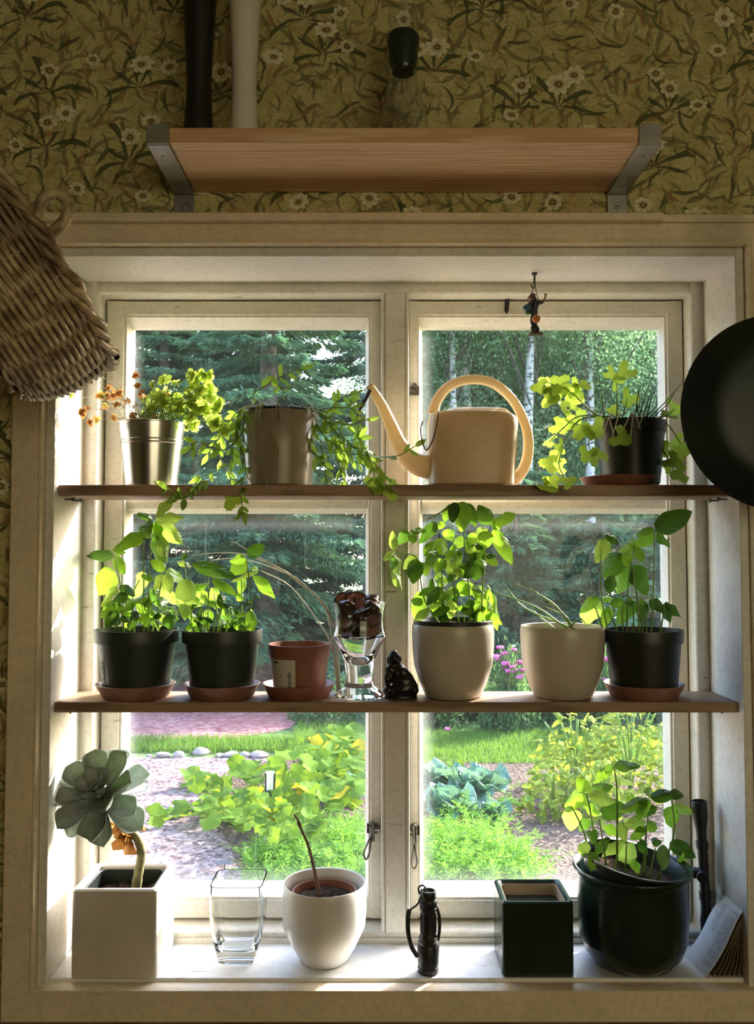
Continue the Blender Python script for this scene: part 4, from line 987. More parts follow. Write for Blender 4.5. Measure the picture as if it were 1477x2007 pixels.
for i, s in enumerate(runs):
    yy = YP - 0.045 + rr.uniform(-0.015, 0.055) if i not in (4, 21) else YP - 0.062
    if i == 18: yy = -0.006
    pts = [W(*VT(x, y), yy if j else YP) for j, (x, y) in enumerate(s)]
    P = smooth_path(pts, 6)
    MB().tube(P, [0.0011 * (1 - 0.5 * q / (len(P) - 1)) for q in range(len(P))], 5).build('runner', M_stem if i not in (3, 2) else M_stemdk, t, angle=180)
    if i in (4, 21): continue
    n = len(P)
    for j in range(4, n, 2 if i > 6 else 3):
        e = (P[j] - P[j - 1]).normalized()
        for sd in (-1, 1):
            if rr.random() < 0.30: continue
            d = (Matrix.Rotation(sd * rr.uniform(0.5, 1.2), 3, Vector((0, 1, 0))) @ e + Vector((0, rr.uniform(-0.5, 0.5), -0.35))).normalized()
            L = rr.uniform(0.010, 0.021)
            place_leaf(t, NARROW[rr.randrange(2)], P[j], P[j] + d * L, L * rr.uniform(0.38, 0.55), rr.uniform(-0.7, 0.7))
    L = 0.016; e = (P[-1] - P[-2]).normalized()
    place_leaf(t, (CELERY if i in (1, 9, 16) else NARROW)[0], P[-1], P[-1] + e * (L * 1.2), L * (1.2 if i in (1, 9, 16) else 0.55), rr.uniform(-0.5, 0.5))
rr = random.Random(8)
for i in range(26):     # withered blades lying over the rim
    a = rr.uniform(PI * 1.0, PI * 2.0); o_ = Vector((math.cos(a), math.sin(a), 0))
    c0 = Vector((p.x, YP, Z1 + h)); 
    q0 = c0 + o_ * R * rr.uniform(0.2, 0.8) + Vector((0, 0, 0.0015)); q1 = c0 + o_ * R * 1.0 + Vector((0, 0, 0.006)); q2 = c0 + o_ * R * rr.uniform(1.04, 1.16) + Vector((0, 0, -rr.uniform(-0.004, 0.02)))
    MB().tube(smooth_path([q0, q1, q2], 4), 0.0011, 5, flat=0.5).build('withered_blade', M_straw if i % 2 else M_stem, t, angle=180)

# --- cream plastic watering can
p = W(926, 900, YP); zb = Z1; ztop = W(926, 802, 0.0).z
hw, hd = 88 * k, 0.046
t = thing('watering_can', (p.x, YP, zb), 'cream plastic watering can with a long spout on the upper plank', 'watering can')
def cross(x0, x1, z, d=1.0, n=40):
    pts = []
    cx_, rx = (x0 + x1) / 2, (x1 - x0) / 2
    for q in range(n):
        a = 2 * PI * q / n; c, s = math.cos(a), math.sin(a)
        pts.append(Vector((cx_ + rx * math.copysign(abs(c) ** 0.55, c), YP + hd * d * math.copysign(abs(s) ** 0.75, s), z)))
    return pts
xL, xR = p.x - hw, p.x + hw; H = ztop - zb
secs = [(0.0, xL + 0.004, xR - 0.010, 0.9), (0.03, xL, xR - 0.006, 1.0), (0.35, xL, xR - 0.004, 1.0), (0.80, xL, xR, 1.0), (0.90, xL, xR, 0.99), (0.96, xL + 0.001, xR - 0.003, 0.96), (1.0, xL + 0.004, xR - 0.010, 0.88)]
V, F = [], []; n = 40
for u, x0, x1, d in secs: V += cross(x0, x1, zb + H * u, d)
for u, x0, x1, d in ((1.0, xL + 0.006, xR - 0.013, 0.83), (0.9, xL + 0.003, xR - 0.004, 0.93), (0.05, xL + 0.003, xR - 0.009, 0.93)): V += cross(x0, x1, zb + H * u + (0.002 if u < 0.5 else 0), d)
m = len(secs) + 3
for i in range(m - 1):
    for q in range(n): F.append((i * n + q, i * n + (q + 1) % n, (i + 1) * n + (q + 1) % n, (i + 1) * n + q))
F.append(tuple(range(n - 1, -1, -1))); F.append(tuple(range((m - 1) * n, m * n)))
MB().add(V, F).build('body', M_can, t, angle=50)
# lid half covering the top at the back
b = MB(); V = [v + Vector((0, 0, 0.0003)) for v in cross(xL + 0.022, xR - 0.010, ztop, 0.87)]; V2 = [Vector((v.x * 0.9 + p.x * 0.1, YP + (v.y - YP) * 0.8, ztop + 0.006)) for v in V]
b.add(V + V2 + [Vector((p.x + 0.01, YP, ztop + 0.008))], [(q, (q + 1) % n, n + (q + 1) % n, n + q) for q in range(n)] + [(n + q, n + (q + 1) % n, 2 * n) for q in range(n)])
b.build('top', M_can, t, angle=60)
hpts = [W(848, 812, YP), W(856, 785, YP), W(880, 757, YP), W(920, 744, YP), W(965, 751, YP), W(1005, 785, YP), W(1030, 835, YP), W(1035, 880, YP), W(1025, 920, YP), W(1004, 944, YP)]
P, Rr = smooth_path(hpts, 6, [0.0080, 0.0075, 0.0070, 0.0070, 0.0070, 0.0070, 0.0072, 0.0076, 0.0080, 0.0085])
MB().tube(P, Rr, 12).build('handle', M_can, t, angle=180)
sp = [W(850, 915, YP), W(822, 911, YP), W(796, 893, YP), W(778, 862, YP), (W(762, 825, YP)), W(745, 789, YP), W(727, 760, YP)]
P, Rr = smooth_path(sp, 6, [0.019, 0.0165, 0.0130, 0.0108, 0.0090, 0.0075, 0.0058])
MB().tube(P, Rr, 14).build('spout', M_can, t, angle=180)
tip = P[-1]
nz = MB(); nz.tube([tip + (P[-1] - P[-2]).normalized() * 0.001, tip + (P[-1] - P[-2]).normalized() * 0.004], [0.0072, 0.0066], 12); nz.build('nozzle', M_can, t)
MB().tube(smooth_path([tip + Vector((-0.002, -0.006, -0.004)), W(716, 782, YP - 0.006), W(706, 800, YP - 0.006), W(699, 818, YP - 0.006)], 4), [0.0028, 0.0018, 0.0024, 0.0014][0:1] * 13, 6).build('dangling_cap', M_black, t)
cordp = smooth_path([W(860, 806, 0.0), W(855, 835, 0.001), W(848, 862, 0.0), W(836, 882, 0.0), W(828, 868, 0.003), W(824, 842, 0.006), W(828, 826, 0.02)], 5)
MB().tube(cordp, 0.0010, 6).build('cord', M_twig, t, angle=180)

# --- black pot of celery leaf and chives on a saucer
kc = ppm(YP)
saucer(1216, YP, Z1, 76, 0.0140, 'terracotta saucer under the black pot on the upper plank', M_terra)
p = W(1234, 880, YP); R, B = 70 * kc, 56 * kc; z0 = Z1 + 0.003; h = W(1234, 817, YP - R).z - z0
t = thing('potted_celery', (p.x, YP, z0), 'black plastic pot with lobed pale green leaves and thin chives', 'potted plant')
MB().lathe(pot_profile(R, R * 0.95, B, h, 0.016), (p.x, YP, z0), 56).build('pot', M_potblack, t, angle=30)
soil(t, (p.x, YP), R * 0.92, z0 + h * 0.9, 12)
VC = View(900, 480, 2.56)
LV = [(400, 715), (440, 692), (500, 690), (452, 775), (505, 735), (575, 712), (592, 745), (520, 805), (572, 795), (757, 648), (790, 685), (832, 642), (850, 772), (770, 832), (610, 852), (560, 872), (500, 912), (432, 925), (450, 985), (505, 1010), (488, 1052), (448, 1095), (500, 1112), (548, 1190), (470, 1185), (440, 1216), (692, 1058), (640, 1050), (632, 940), (684, 922), (812, 968), (1076, 822), (1040, 856), (1096, 992), (1112, 1042), (1072, 1082), (1050, 1112), (1102, 1150), (1022, 1028), (540, 890), (560, 730), (470, 735), (620, 700), (590, 930)]
rr = random.Random(3)
for i, (x, y) in enumerate(LV):
    yy = YP + rr.uniform(-0.03, 0.03)
    if y > 900 and 600 < x < 900: yy = YP - 0.062
    if y > 1160: yy = -0.004
    c = W(*VC(x, y), yy)
    big = (0.0155 if y < 1160 else 0.016) * rr.uniform(0.8, 1.25)
    d = Vector((rr.uniform(-1, 1), rr.uniform(-0.4, 0.4), rr.uniform(-0.9, 0.5))).normalized()
    place_leaf(t, CELERY[rr.randrange(3)], c - d * big * 0.5, c + d * big * 0.5, big, rr.uniform(-0.5, 0.5))
for i, s in enumerate(([(760, 860), (690, 860), (560, 740), (440, 690)], [(760, 860), (690, 850), (590, 770)], [(790, 860), (790, 690)], [(740, 860), (600, 860), (520, 920), (450, 990)], [(740, 860), (600, 880), (520, 1000), (480, 1090)], [(740, 870), (700, 900), (650, 980), (660, 1050)], [(800, 860), (810, 970)], [(1000, 860), (1060, 920), (1110, 1000)], [(1000, 870), (1040, 855), (1080, 822)], [(1020, 1030), (1050, 1080), (1080, 1140)], [(520, 1000), (500, 1110), (540, 1190), (450, 1210)], [(725, 860), (715, 760), (695, 650)], [(820, 860), (840, 770)])):
    stems(t, VC, [s], YP - 0.015, M_stem, 0.0012, 'stem', 0.5, 0.02)
for i, s in enumerate(([(880, 870), (900, 730), (935, 680)], [(900, 870), (930, 760), (965, 670)], [(920, 870), (950, 770), (980, 690)], [(940, 870), (965, 760), (998, 690)], [(900, 870), (890, 780), (910, 720)], [(950, 870), (1050, 770), (1125, 680)], [(960, 875), (1040, 800), (1080, 740)], [(870, 865), (905, 790), (890, 720)], [(980, 880), (1020, 850), (1075, 750)], [(930, 865), (990, 800), (960, 700)])):
    stems(t, VC, [s], YP, M_stemdk, 0.0010, 'chive_blade', 0.3, 0.025)
rr = random.Random(14)
for i in range(7):
    a = rr.uniform(PI * 1.2, PI * 1.55); o_ = Vector((math.cos(a), math.sin(a), 0)); c0 = Vector((p.x, YP, z0 + h))
    MB().tube(smooth_path([c0 + o_ * R * 0.5, c0 + o_ * R + Vector((0, 0, 0.004)), c0 + o_ * R * 1.08 + Vector((rr.uniform(-0.02, 0.02), 0, -rr.uniform(0.01, 0.035)))], 5), 0.0010, 5).build('withered_blade', M_straw, t, angle=180)

# ------------------------------------------------------------------ figurine hanging from a cup hook
Yo = 0.060; k = ppm(Yo)
pz = W(1047, 538, Yo); 
t = thing('cup_hook', (pz.x, Yo, ZT), 'small dark cup hook screwed into the top of the recess', 'hook')
MB().tube([(pz.x, Yo, ZT), (pz.x, Yo, ZT - 0.003), (pz.x, Yo, ZT - 0.004), (pz.x, Yo, W(1047, 556, Yo).z)], [0.0045, 0.0035, 0.0015, 0.0015], 8).build('shank', M_nail, t)
hk = W(1047, 556, Yo)
MB().tube([hk + Vector((0.0028 * math.sin(a) - 0.002, 0, -0.0028 + 0.0028 * math.cos(a))) for a in [PI * 1.7 * q / 10 for q in range(11)]], 0.0012, 6).build('hook_bend', M_nail, t)
fy = Yo
def O(px, py, dy=0): v = W(px, py, fy); v.y += dy; return v
t = thing('hanging_figurine', O(1048, 656), 'little painted figurine of a waving figure hanging from the cup hook', 'ornament')
M_coat = simple('dark_blue_paint', (0.012, 0.02, 0.03), 0.4); M_blue = simple('blue_paint', (0.04, 0.12, 0.20), 0.4)
M_skin = simple('painted_skin', (0.40, 0.20, 0.10), 0.5); M_brn = simple('brown_paint', (0.05, 0.022, 0.012), 0.4); M_org = simple('orange_paint', (0.62, 0.22, 0.06), 0.35); M_grn = simple('green_paint', (0.05, 0.09, 0.03), 0.5)
b = MB()
def E(px, py, r, dy=0, rot=None): b.ell(O(px, py, dy * k), tuple(q * k for q in r), rot, 14, 9)
E(1048, 598, (8, 7, 12)); E(1046, 612, (8, 7, 10)); E(1046, 628, (8, 7, 14)); E(1045, 645, (6, 6, 10)); E(1051, 646, (6, 6, 9)); E(1045, 590, (6, 5, 5))
b.tube([O(1050, 593), O(1060, 593), O(1064, 591)], [4.5 * k, 4.2 * k, 3.5 * k], 8); b.tube([O(1040, 594), O(1032, 602), O(1028, 606)], [4.5 * k, 4.5 * k, 3.5 * k], 8)
b.build('body', M_coat, t, remesh=0.0011)
b = MB(); b.tube([O(1064, 591), O(1067, 585), O(1069, 580)], [2.6 * k, 2.2 * k, 2.0 * k], 8); E(1069, 578, (2.6, 2.4, 3.2)); E(1067, 577, (1, 1, 2.4), 0, Euler((0, -0.5, 0))); b.build('raised_hand', M_skin, t, angle=180)
b = MB(); E(1042, 584, (6.5, 6, 7)); E(1038.5, 584, (2, 2, 2), -5); b.build('head', M_skin, t, angle=180)
b = MB(); b.lathe([(0, 8 * k), (4.5 * k, 7 * k), (6.5 * k, 2 * k), (9.5 * k, -3 * k), (9 * k, -4 * k), (5 * k, -1 * k), (0, 0)], O(1043, 582), 16, M=Matrix.Rotation(0.25, 4, 'Y')); b.build('hat', M_brn, t)
b = MB(); E(1033, 604, (9, 8, 8)); b.build('knapsack', M_blue, t, angle=180)
b = MB(); E(1034, 612, (6, 6, 5)); b.build('satchel', M_grn, t, angle=180)
b = MB(); E(1049, 627, (8.5, 7, 8.5), -8); b.build('round_belly', M_org, t, angle=180)
b = MB(); E(1044, 648, (3, 3, 5), -6); E(1053, 648, (3, 3, 5), -6); b.build('feet', M_brn, t, angle=180)
MB().lathe([(0, 0), (15 * k, 0), (16 * k, 2 * k), (13 * k, 5 * k), (0, 6 * k)], O(1050, 657), 20, sy=0.7).build('base', M_brn, t, angle=40)
MB().tube([O(1040, 577), O(1046, 561), O(1048, 560), O(1055, 592)], 0.0006, 5).build('hanging_string', M_black, t)
# ------------------------------------------------------------------ window sill
# --- white square planter with a rosette succulent
def tray(name, x0, x1, y0, y1, z0, z1, wall, mat, parent, zin, bev, round_=0.006):
    b = MB(); n = 5
    def ring(a0, a1, b0, b1, z, r):
        P = []
        for cx_, cy_, s in ((a1 - r, b1 - r, 0), (a0 + r, b1 - r, 1), (a0 + r, b0 + r, 2), (a1 - r, b0 + r, 3)):
            for q in range(n):
                a = PI / 2 * (s + q / (n - 1)); P.append((cx_ + r * math.cos(a), cy_ + r * math.sin(a), z))
        return P
    w = wall; e = bev
    R = [ring(x0 + e, x1 - e, y0 + e, y1 - e, z0, round_ * 0.8), ring(x0, x1, y0, y1, z0 + e, round_), ring(x0, x1, y0, y1, z1 - e, round_), ring(x0 + e, x1 - e, y0 + e, y1 - e, z1, round_ * 0.8),
         ring(x0 + w - e, x1 - w + e, y0 + w - e, y1 - w + e, z1, round_ * 1.2), ring(x0 + w, x1 - w, y0 + w, y1 - w, z1 - e, round_ * 1.2), ring(x0 + w, x1 - w, y0 + w, y1 - w, zin, round_ * 1.2)]
    V = [v for r in R for v in r]; m = 4 * n; F = [tuple(range(m - 1, -1, -1)), tuple(range(6 * m, 7 * m))]
    for i in range(6):
        for q in range(m): F.append((i * m + q, i * m + (q + 1) % m, (i + 1) * m + (q + 1) % m, (i + 1) * m + q))
    return b.add(V, F).build(name, mat, parent, angle=35)
y0p, y1p = -0.004, 0.099
x0p, x1p = W(139, 1830, y0p).x, W(307, 1830, y0p).x; z1p = W(222, 1744, y0p).z
t = thing('square_planter', ((x0p + x1p) / 2, 0.048, 0.0), 'white square ceramic planter at the left of the sill', 'planter')
tray('box', x0p, x1p, y0p, y1p, 0.0, z1p, 0.0085, M_planter, t, 0.012, 0.0022, 0.005)
t = thing('succulent', ((x0p + x1p) / 2, 0.048, 0.014), 'grey green rosette succulent on a bare bent stem in the white planter', 'potted plant')
tray('liner_pot', x0p + 0.0105, x1p - 0.0105, y0p + 0.0105, y1p - 0.0105, 0.014, z1p - 0.005, 0.0022, M_potblack, t, z1p - 0.035, 0.0008, 0.008)
rr = random.Random(4); b = MB(); n = 12; V = []; F = []
for i in range(n + 1):
    for j in range(n + 1):
        V.append((x0p + 0.014 + (x1p - x0p - 0.028) * i / n, y0p + 0.014 + (y1p - y0p - 0.028) * j / n, z1p - 0.027 + rr.uniform(-0.004, 0.005)))
for i in range(n):
    for j in range(n): a = i * (n + 1) + j; F.append((a, a + n + 1, a + n + 2, a + 1))
b.add(V, F).build('soil', M_soil, t, angle=180)
Ye = 0.045
pts, rad = smooth_path([W(265, 1752, Ye), W(271, 1712, Ye), W(277, 1672, Ye), W(268, 1642, Ye - 0.004), W(246, 1618, Ye - 0.01), W(215, 1585, Ye - 0.02)], 6, [0.0075, 0.0066, 0.0062, 0.0060, 0.0058, 0.0060])
M_sstem = simple('scarred_stem', (0.30, 0.28, 0.12), 0.6, var=0.35, scale=90)
b = MB(); b.tube(pts, [r * (1 + 0.06 * math.sin(i * 2.1)) for i, r in enumerate(rad)], 12); b.build('stem', M_sstem, t, angle=180)
def ewid(t_): return max(0.03, (0.22 + 0.78 * math.sin(PI * min(1.0, t_ * 0.66) ** 1.15)) if t_ < 0.8 else (0.22 + 0.78 * math.sin(PI * (t_ * 0.66) ** 1.15)) * max(0.0, 1 - ((t_ - 0.8) / 0.2) ** 1.8))
def thick_leaf(name, mat, bend, seed):
    nu, nv = 12, 6; V, F = [], []
    for i in range(nu + 1):
        q = 1 - (1 - i / nu) ** 2.1; w = ewid(q)
        for j in range(nv + 1):
            s = j / nv * 2 - 1
            V.append((q, s * w * 0.5, bend * q * q + 0.16 * s * s * w + 0.0))
    o_ = len(V)
    for i in range(nu + 1):
        q = 1 - (1 - i / nu) ** 2.1; w = ewid(q)
        for j in range(nv + 1):
            s = j / nv * 2 - 1
            V.append((q, s * w * 0.47, bend * q * q + 0.16 * s * s * w - 0.075 * (1 - s * s) * (0.4 + math.sin(PI * q))))
    for i in range(nu):
        for j in range(nv):
            a = i * (nv + 1) + j; F.append((a, a + nv + 1, a + nv + 2, a + 1)); F.append((o_ + a, o_ + a + 1, o_ + a + nv + 2, o_ + a + nv + 1))
    for i in range(nu):
        a = i * (nv + 1); F.append((a, o_ + a, o_ + a + nv + 1, a + nv + 1)); a += nv; F.append((a, a + nv + 1, o_ + a + nv + 1, o_ + a))
    for j in range(nv):
        a = j; F.append((a, a + 1, o_ + a + 1, o_ + a)); a = nu * (nv + 1) + j; F.append((a, o_ + a, o_ + a + 1, a + 1))
    me = bpy.data.meshes.new(name); me.from_pydata(V, [], F); finish(me, mat, True, 180); return me
ELEAF = [thick_leaf('succulent_leaf', M_echev, bd, q) for q, bd in enumerate((0.18, 0.05, -0.12))]
rc = W(193, 1556, Ye - 0.030); ax = Vector((-0.12, -0.66, 0.76)).normalized()
e1, e2 = frame_of(ax)
for whorl, (n, L, el, m, ph) in enumerate(((6, 0.064, -0.30, 2, 0.2), (7, 0.067, 0.05, 1, 0.7), (7, 0.060, 0.42, 0, 0.3), (5, 0.040, 0.80, 0, 0.5), (3, 0.020, 1.15, 0, 0.1))):
    for q in range(n):
        a = 2 * PI * q / n + ph + rr.uniform(-0.1, 0.1)
        d = (e1 * math.cos(a) + e2 * math.sin(a)) * math.cos(el) + ax * math.sin(el)
        base = rc - ax * (0.012 - 0.003 * whorl) + d * 0.004
        ll = L * rr.uniform(0.92, 1.08)
        place_leaf(t, ELEAF[m], base, base + d * ll, ll * 0.60, rr.uniform(-0.12, 0.12), 'leaf', ax)
DRY = [grid_leaf('withered_leaf', ovate, M_dry, 8, 5, 0.5, 0.35, 0.4, q) for q in range(3)]
for i, (bx, by, tx, ty, w) in enumerate(((240, 1612, 225, 1650, 20), (245, 1610, 236, 1672, 18), (250, 1615, 252, 1690, 16), (248, 1605, 280, 1625, 26), (240, 1605, 262, 1600, 22), (236, 1612, 245, 1640, 22), (244, 1618, 240, 1660, 14), (228, 1615, 200, 1640, 16))):
    place_leaf(t, DRY[i % 3], W(bx, by, Ye - 0.012), W(tx, ty, Ye - 0.02 + 0.004 * (i % 3)), w * ppm(Ye), rr.uniform(-0.6, 0.6), 'withered_leaf')
place_leaf(t, DRY[0], Vector(((x0p + x1p) / 2 + 0.015, 0.02, z1p - 0.020)), Vector((x1p - 0.018, 0.022, z1p - 0.018)), 0.014, 0, 'withered_leaf', (0, 0, 1))

# --- square clear glass vase
Yv = 0.062; k = ppm(Yv); p = W(468, 1800, Yv); b = MB(); n = 48
zt = W(468, 1742, Yv - 0.037).z
def sq(r, z, e=0.32):
    P = []
    for q in range(n):
        a = 2 * PI * q / n + PI / 4; c, s = math.cos(a), math.sin(a)
        u = (abs(c) ** (2 / e) + abs(s) ** (2 / e)) ** (-e / 2)
        P.append(Vector((p.x + r * c * u, Yv + r * s * u, z)))
    return P
prof = [(0.024, 0.0, 0.4), (0.0265, 0.0015, 0.4), (0.0275, 0.006, 0.4), (0.0305, 0.020, 0.36), (0.0345, zt * 0.35, 0.32), (0.0372, zt * 0.6, 0.3), (0.0378, zt * 0.8, 0.26), (0.0365, zt * 0.97, 0.24), (0.0364, zt, 0.24), (0.0345, zt, 0.24), (0.0346, zt * 0.97, 0.24), (0.0354, zt * 0.8, 0.26), (0.0348, zt * 0.6, 0.3), (0.0322, zt * 0.35, 0.32), (0.0280, 0.022, 0.36), (0.0235, 0.0165, 0.4), (0.012, 0.0155, 0.4)]
V = []; F = []
for r, z, e in prof: V += sq(r, z + 0.0004, e)
for i in range(len(prof) - 1):
    for q in range(n): F.append((i * n + q, i * n + (q + 1) % n, (i + 1) * n + (q + 1) % n, (i + 1) * n + q))
F.append(tuple(range(n - 1, -1, -1))); F.append(tuple(range((len(prof) - 1) * n, len(prof) * n)))
tag(b.add(V, F).build('glass_vase', M_glass, None, angle=40), 'empty clear glass vase with square bulging sides on the sill', 'vase')

# --- white cover pot with terracotta inner pot and a bare twig
Yc = 0.054; t, p, z0, h, R = coverpot(637, 80, 46, 1760, 'white round cover pot with a terracotta pot inside on the sill', M_white, Yc, 0.0, mid=1.03)
k = ppm(Yc); Ri = 62 * k
t = thing('twig_pot', (p.x, Yc, 0.03), 'terracotta inner pot of soil with one bare brown twig', 'potted plant')
zr = h - 0.012
MB().lathe([(0, 0.03), (Ri * 0.7, 0.03), (Ri * 0.93, zr - 0.012), (Ri, zr - 0.011), (Ri * 1.01, zr - 0.001), (Ri, zr), (Ri * 0.95, zr), (Ri * 0.92, zr - 0.012), (0, zr - 0.016)], (p.x, Yc, 0), 48).build('pot', M_terra, t, angle=30)
soil(t, (p.x, Yc), Ri * 0.93, zr - 0.009, 15)
pts, rad = smooth_path([W(627, 1758, Yc), W(620, 1728, Yc), W(613, 1694, Yc), W(603, 1655, Yc), W(591, 1628, Yc), W(586, 1612, Yc), W(576, 1596, Yc)], 5, [0.0034, 0.0028, 0.0024, 0.002, 0.0018, 0.0017, 0.0012])
b = MB(); b.tube(pts, rad, 8)
b.build('twig', M_twig, t, angle=180)
MB().tube([W(588, 1622, Yc), W(585, 1614, Yc - 0.001), W(582, 1610, Yc)], [0.002, 0.0022, 0.001], 6).build('bud', M_twig, t, angle=180)

# --- black flashlight standing on its head
Yl = 0.018; k = ppm(Yl); p = W(839, 1850, Yl)
def lz(py): return W(839, py, Yl).z
t = thing('flashlight', (p.x, Yl, 0.0), 'black flashlight standing upright with a wrist strap', 'flashlight')
kk = k
MB().lathe([(0, 0), (20 * kk, 0), (21 * kk, 0.002), (21 * kk, lz(1893)), (19.5 * kk, lz(1891)), (19.5 * kk, lz(1888)), (21 * kk, lz(1886)), (21 * kk, lz(1852)), (18 * kk, lz(1846))], (p.x, Yl, 0), 40).build('head', M_black, t, angle=30)
MB().lathe([(19 * kk, lz(1848)), (19.5 * kk, lz(1843)), (17 * kk, lz(1839)), (18.5 * kk, lz(1836)), (16 * kk, lz(1832)), (15 * kk, lz(1829)), (14.5 * kk, lz(1784))], (p.x, Yl, 0), 40).build('barrel', M_black, t, angle=30)
b = MB(); b.lathe([(14.5 * kk, lz(1785)), (16.5 * kk, lz(1783)), (16.5 * kk, lz(1778)), (15 * kk, lz(1776)), (16 * kk, lz(1772)), (16 * kk, lz(1764)), (14.5 * kk, lz(1761)), (15.5 * kk, lz(1757)), (15.5 * kk, lz(1747)), (14.5 * kk, lz(1745)), (12 * kk, lz(1745)), (11 * kk, lz(1750)), (0, lz(1750))], (p.x, Yl, 0), 40)
for q in range(20):
    a = 2 * PI * q / 20
    b.tube([(p.x + 15.8 * kk * math.cos(a), Yl + 15.8 * kk * math.sin(a), lz(1766)), (p.x + 15.8 * kk * math.cos(a), Yl + 15.8 * kk * math.sin(a), lz(1777))], 0.0007, 4)
b.build('tail_cap', M_black, t, angle=30)
for q in range(12):
    a = 2 * PI * q / 12
    MB().tube([(p.x + 14.7 * kk * math.cos(a), Yl + 14.7 * kk * math.sin(a), lz(1826)), (p.x + 14.5 * kk * math.cos(a), Yl + 14.5 * kk * math.sin(a), lz(1790))], 0.0011, 5).build('grip_rib', M_black, t)
sp = smooth_path([W(826, 1742, Yl), W(824, 1758, Yl - 0.004), W(818, 1772, Yl - 0.006), W(802, 1784, Yl - 0.008)], 5); MB().tube(sp, 0.0013, 6).build('strap_cord', M_black, t, angle=180)
sp = smooth_path([W(802, 1782, Yl - 0.008), W(799, 1800, Yl - 0.010), W(800, 1830, Yl - 0.010), W(806, 1855, Yl - 0.009), W(818, 1876, Yl - 0.012)], 6); MB().tube(sp, 0.0030, 8, flat=0.35).build('strap', M_black, t, angle=180)
sp = smooth_path([W(855, 1776, Yl), W(861, 1800, Yl), W(860, 1832, Yl), W(856, 1850, Yl)], 5); MB().tube(sp, 0.0022, 8, flat=0.5).build('pocket_clip', M_black, t, angle=180)
sp = smooth_path([W(822, 1752, Yl), W(820, 1740, Yl), W(828, 1735, Yl), W(834, 1742, Yl), W(830, 1750, Yl)], 4); MB().tube(sp, 0.0014, 6).build('lanyard_knot', M_black, t, angle=180)

# --- dark cube planter
y0q, y1q = 0.0005, 0.088
x0q, x1q = W(984, 1850, y0q).x, W(1125, 1850, y0q).x; z1q = W(1055, 1769, y0q).z
t = thing('cube_planter', ((x0q + x1q) / 2, 0.045, 0.0), 'blackish green glazed cube planter, empty, on the sill', 'planter')
tray('box', x0q, x1q, y0q, y1q, 0.0, z1q, 0.0075, M_darkglaze, t, z1q - 0.02, 0.0025, 0.006)
tray('lining', x0q + 0.0076, x1q - 0.0076, y0q + 0.0076, y1q - 0.0076, 0.006, z1q - 0.004, 0.001, simple('raw_clay', (0.36, 0.29, 0.22), 0.8), t, 0.010, 0.0004, 0.007)

# --- big dark glazed pot with a tilted inner pot of basil
Yb = 0.048; k = ppm(Yb); p = W(1239, 1800, Yb); R = 112 * k
h = W(1239, 1738, Yb - R).z
t = thing('cover_pot', (p.x, Yb, 0.0), 'large dark green glazed pot with a flared rim on the sill', 'flower pot')
MB().lathe([(0, 0), (R * 0.55, 0), (R * 0.66, 0.003), (R * 0.82, 0.018), (R * 0.90, 0.036), (R * 0.925, h * 0.55), (R * 0.93, h * 0.88), (R * 0.96, h * 0.93), (R, h * 0.975), (R * 1.0, h * 0.99), (R * 0.985, h), (R * 0.95, h * 0.995), (R * 0.90, h * 0.93), (R * 0.88, h * 0.88), (R * 0.85, 0.04), (R * 0.6, 0.008), (0, 0.006)], (p.x, Yb, 0), 72).build('pot', M_darkglaze, t, angle=60)
t = thing('potted_basil', (p.x, Yb, 0.02), 'basil leaning in a tilted black inner pot inside the large dark pot', 'potted plant', 'basil plants in nursery pots')
Rt = R * 0.93; Mt = Matrix.Translation((p.x + 0.001, Yb, h * 0.985)) @ Matrix.Rotation(math.radians(9.5), 4, 'Y') @ Matrix.Rotation(math.radians(3), 4, 'X')
MB().lathe([(0, -0.055), (Rt * 0.72, -0.055), (Rt * 0.86, -0.012), (Rt * 0.88, 0.004), (Rt * 0.97, 0.008), (Rt * 0.97, 0.011), (Rt * 0.90, 0.0105), (Rt * 0.86, 0.002), (Rt * 0.82, -0.02), (0, -0.021)], M=Mt, seg=64).build('pot', M_potblack, t, angle=35)
rr = random.Random(6); V = [Mt @ Vector((0, 0, -0.012))]; F = []; m = 26
for i in range(1, 6):
    for q in range(m): a = 2 * PI * q / m; V.append(Mt @ Vector((Rt * 0.85 * i / 5 * math.cos(a), Rt * 0.85 * i / 5 * math.sin(a), -0.012 + rr.uniform(-0.002, 0.003))))
F = [(0, 1 + q, 1 + (q + 1) % m) for q in range(m)] + [(1 + i * m + q, 1 + (i + 1) * m + q, 1 + (i + 1) * m + (q + 1) % m, 1 + i * m + (q + 1) % m) for i in range(4) for q in range(m)]
MB().add(V, F).build('soil', M_soil, t, angle=180)
V5 = View(1040, 1380, 3.201)
stems(t, V5, [[(540, 1000), (540, 560), (520, 390)], [(435, 1060), (370, 660), (345, 560)], [(380, 1000), (330, 800), (255, 640)], [(482, 1080), (430, 720)], [(700, 1110), (720, 860), (740, 620)], [(790, 1110), (880, 880), (900, 760), (875, 560)], [(715, 1110), (720, 760)], [(590, 1090), (600, 880)], [(740, 1100), (780, 900)], [(520, 1080), (540, 940)]], Yb, M_stem, 0.0017)
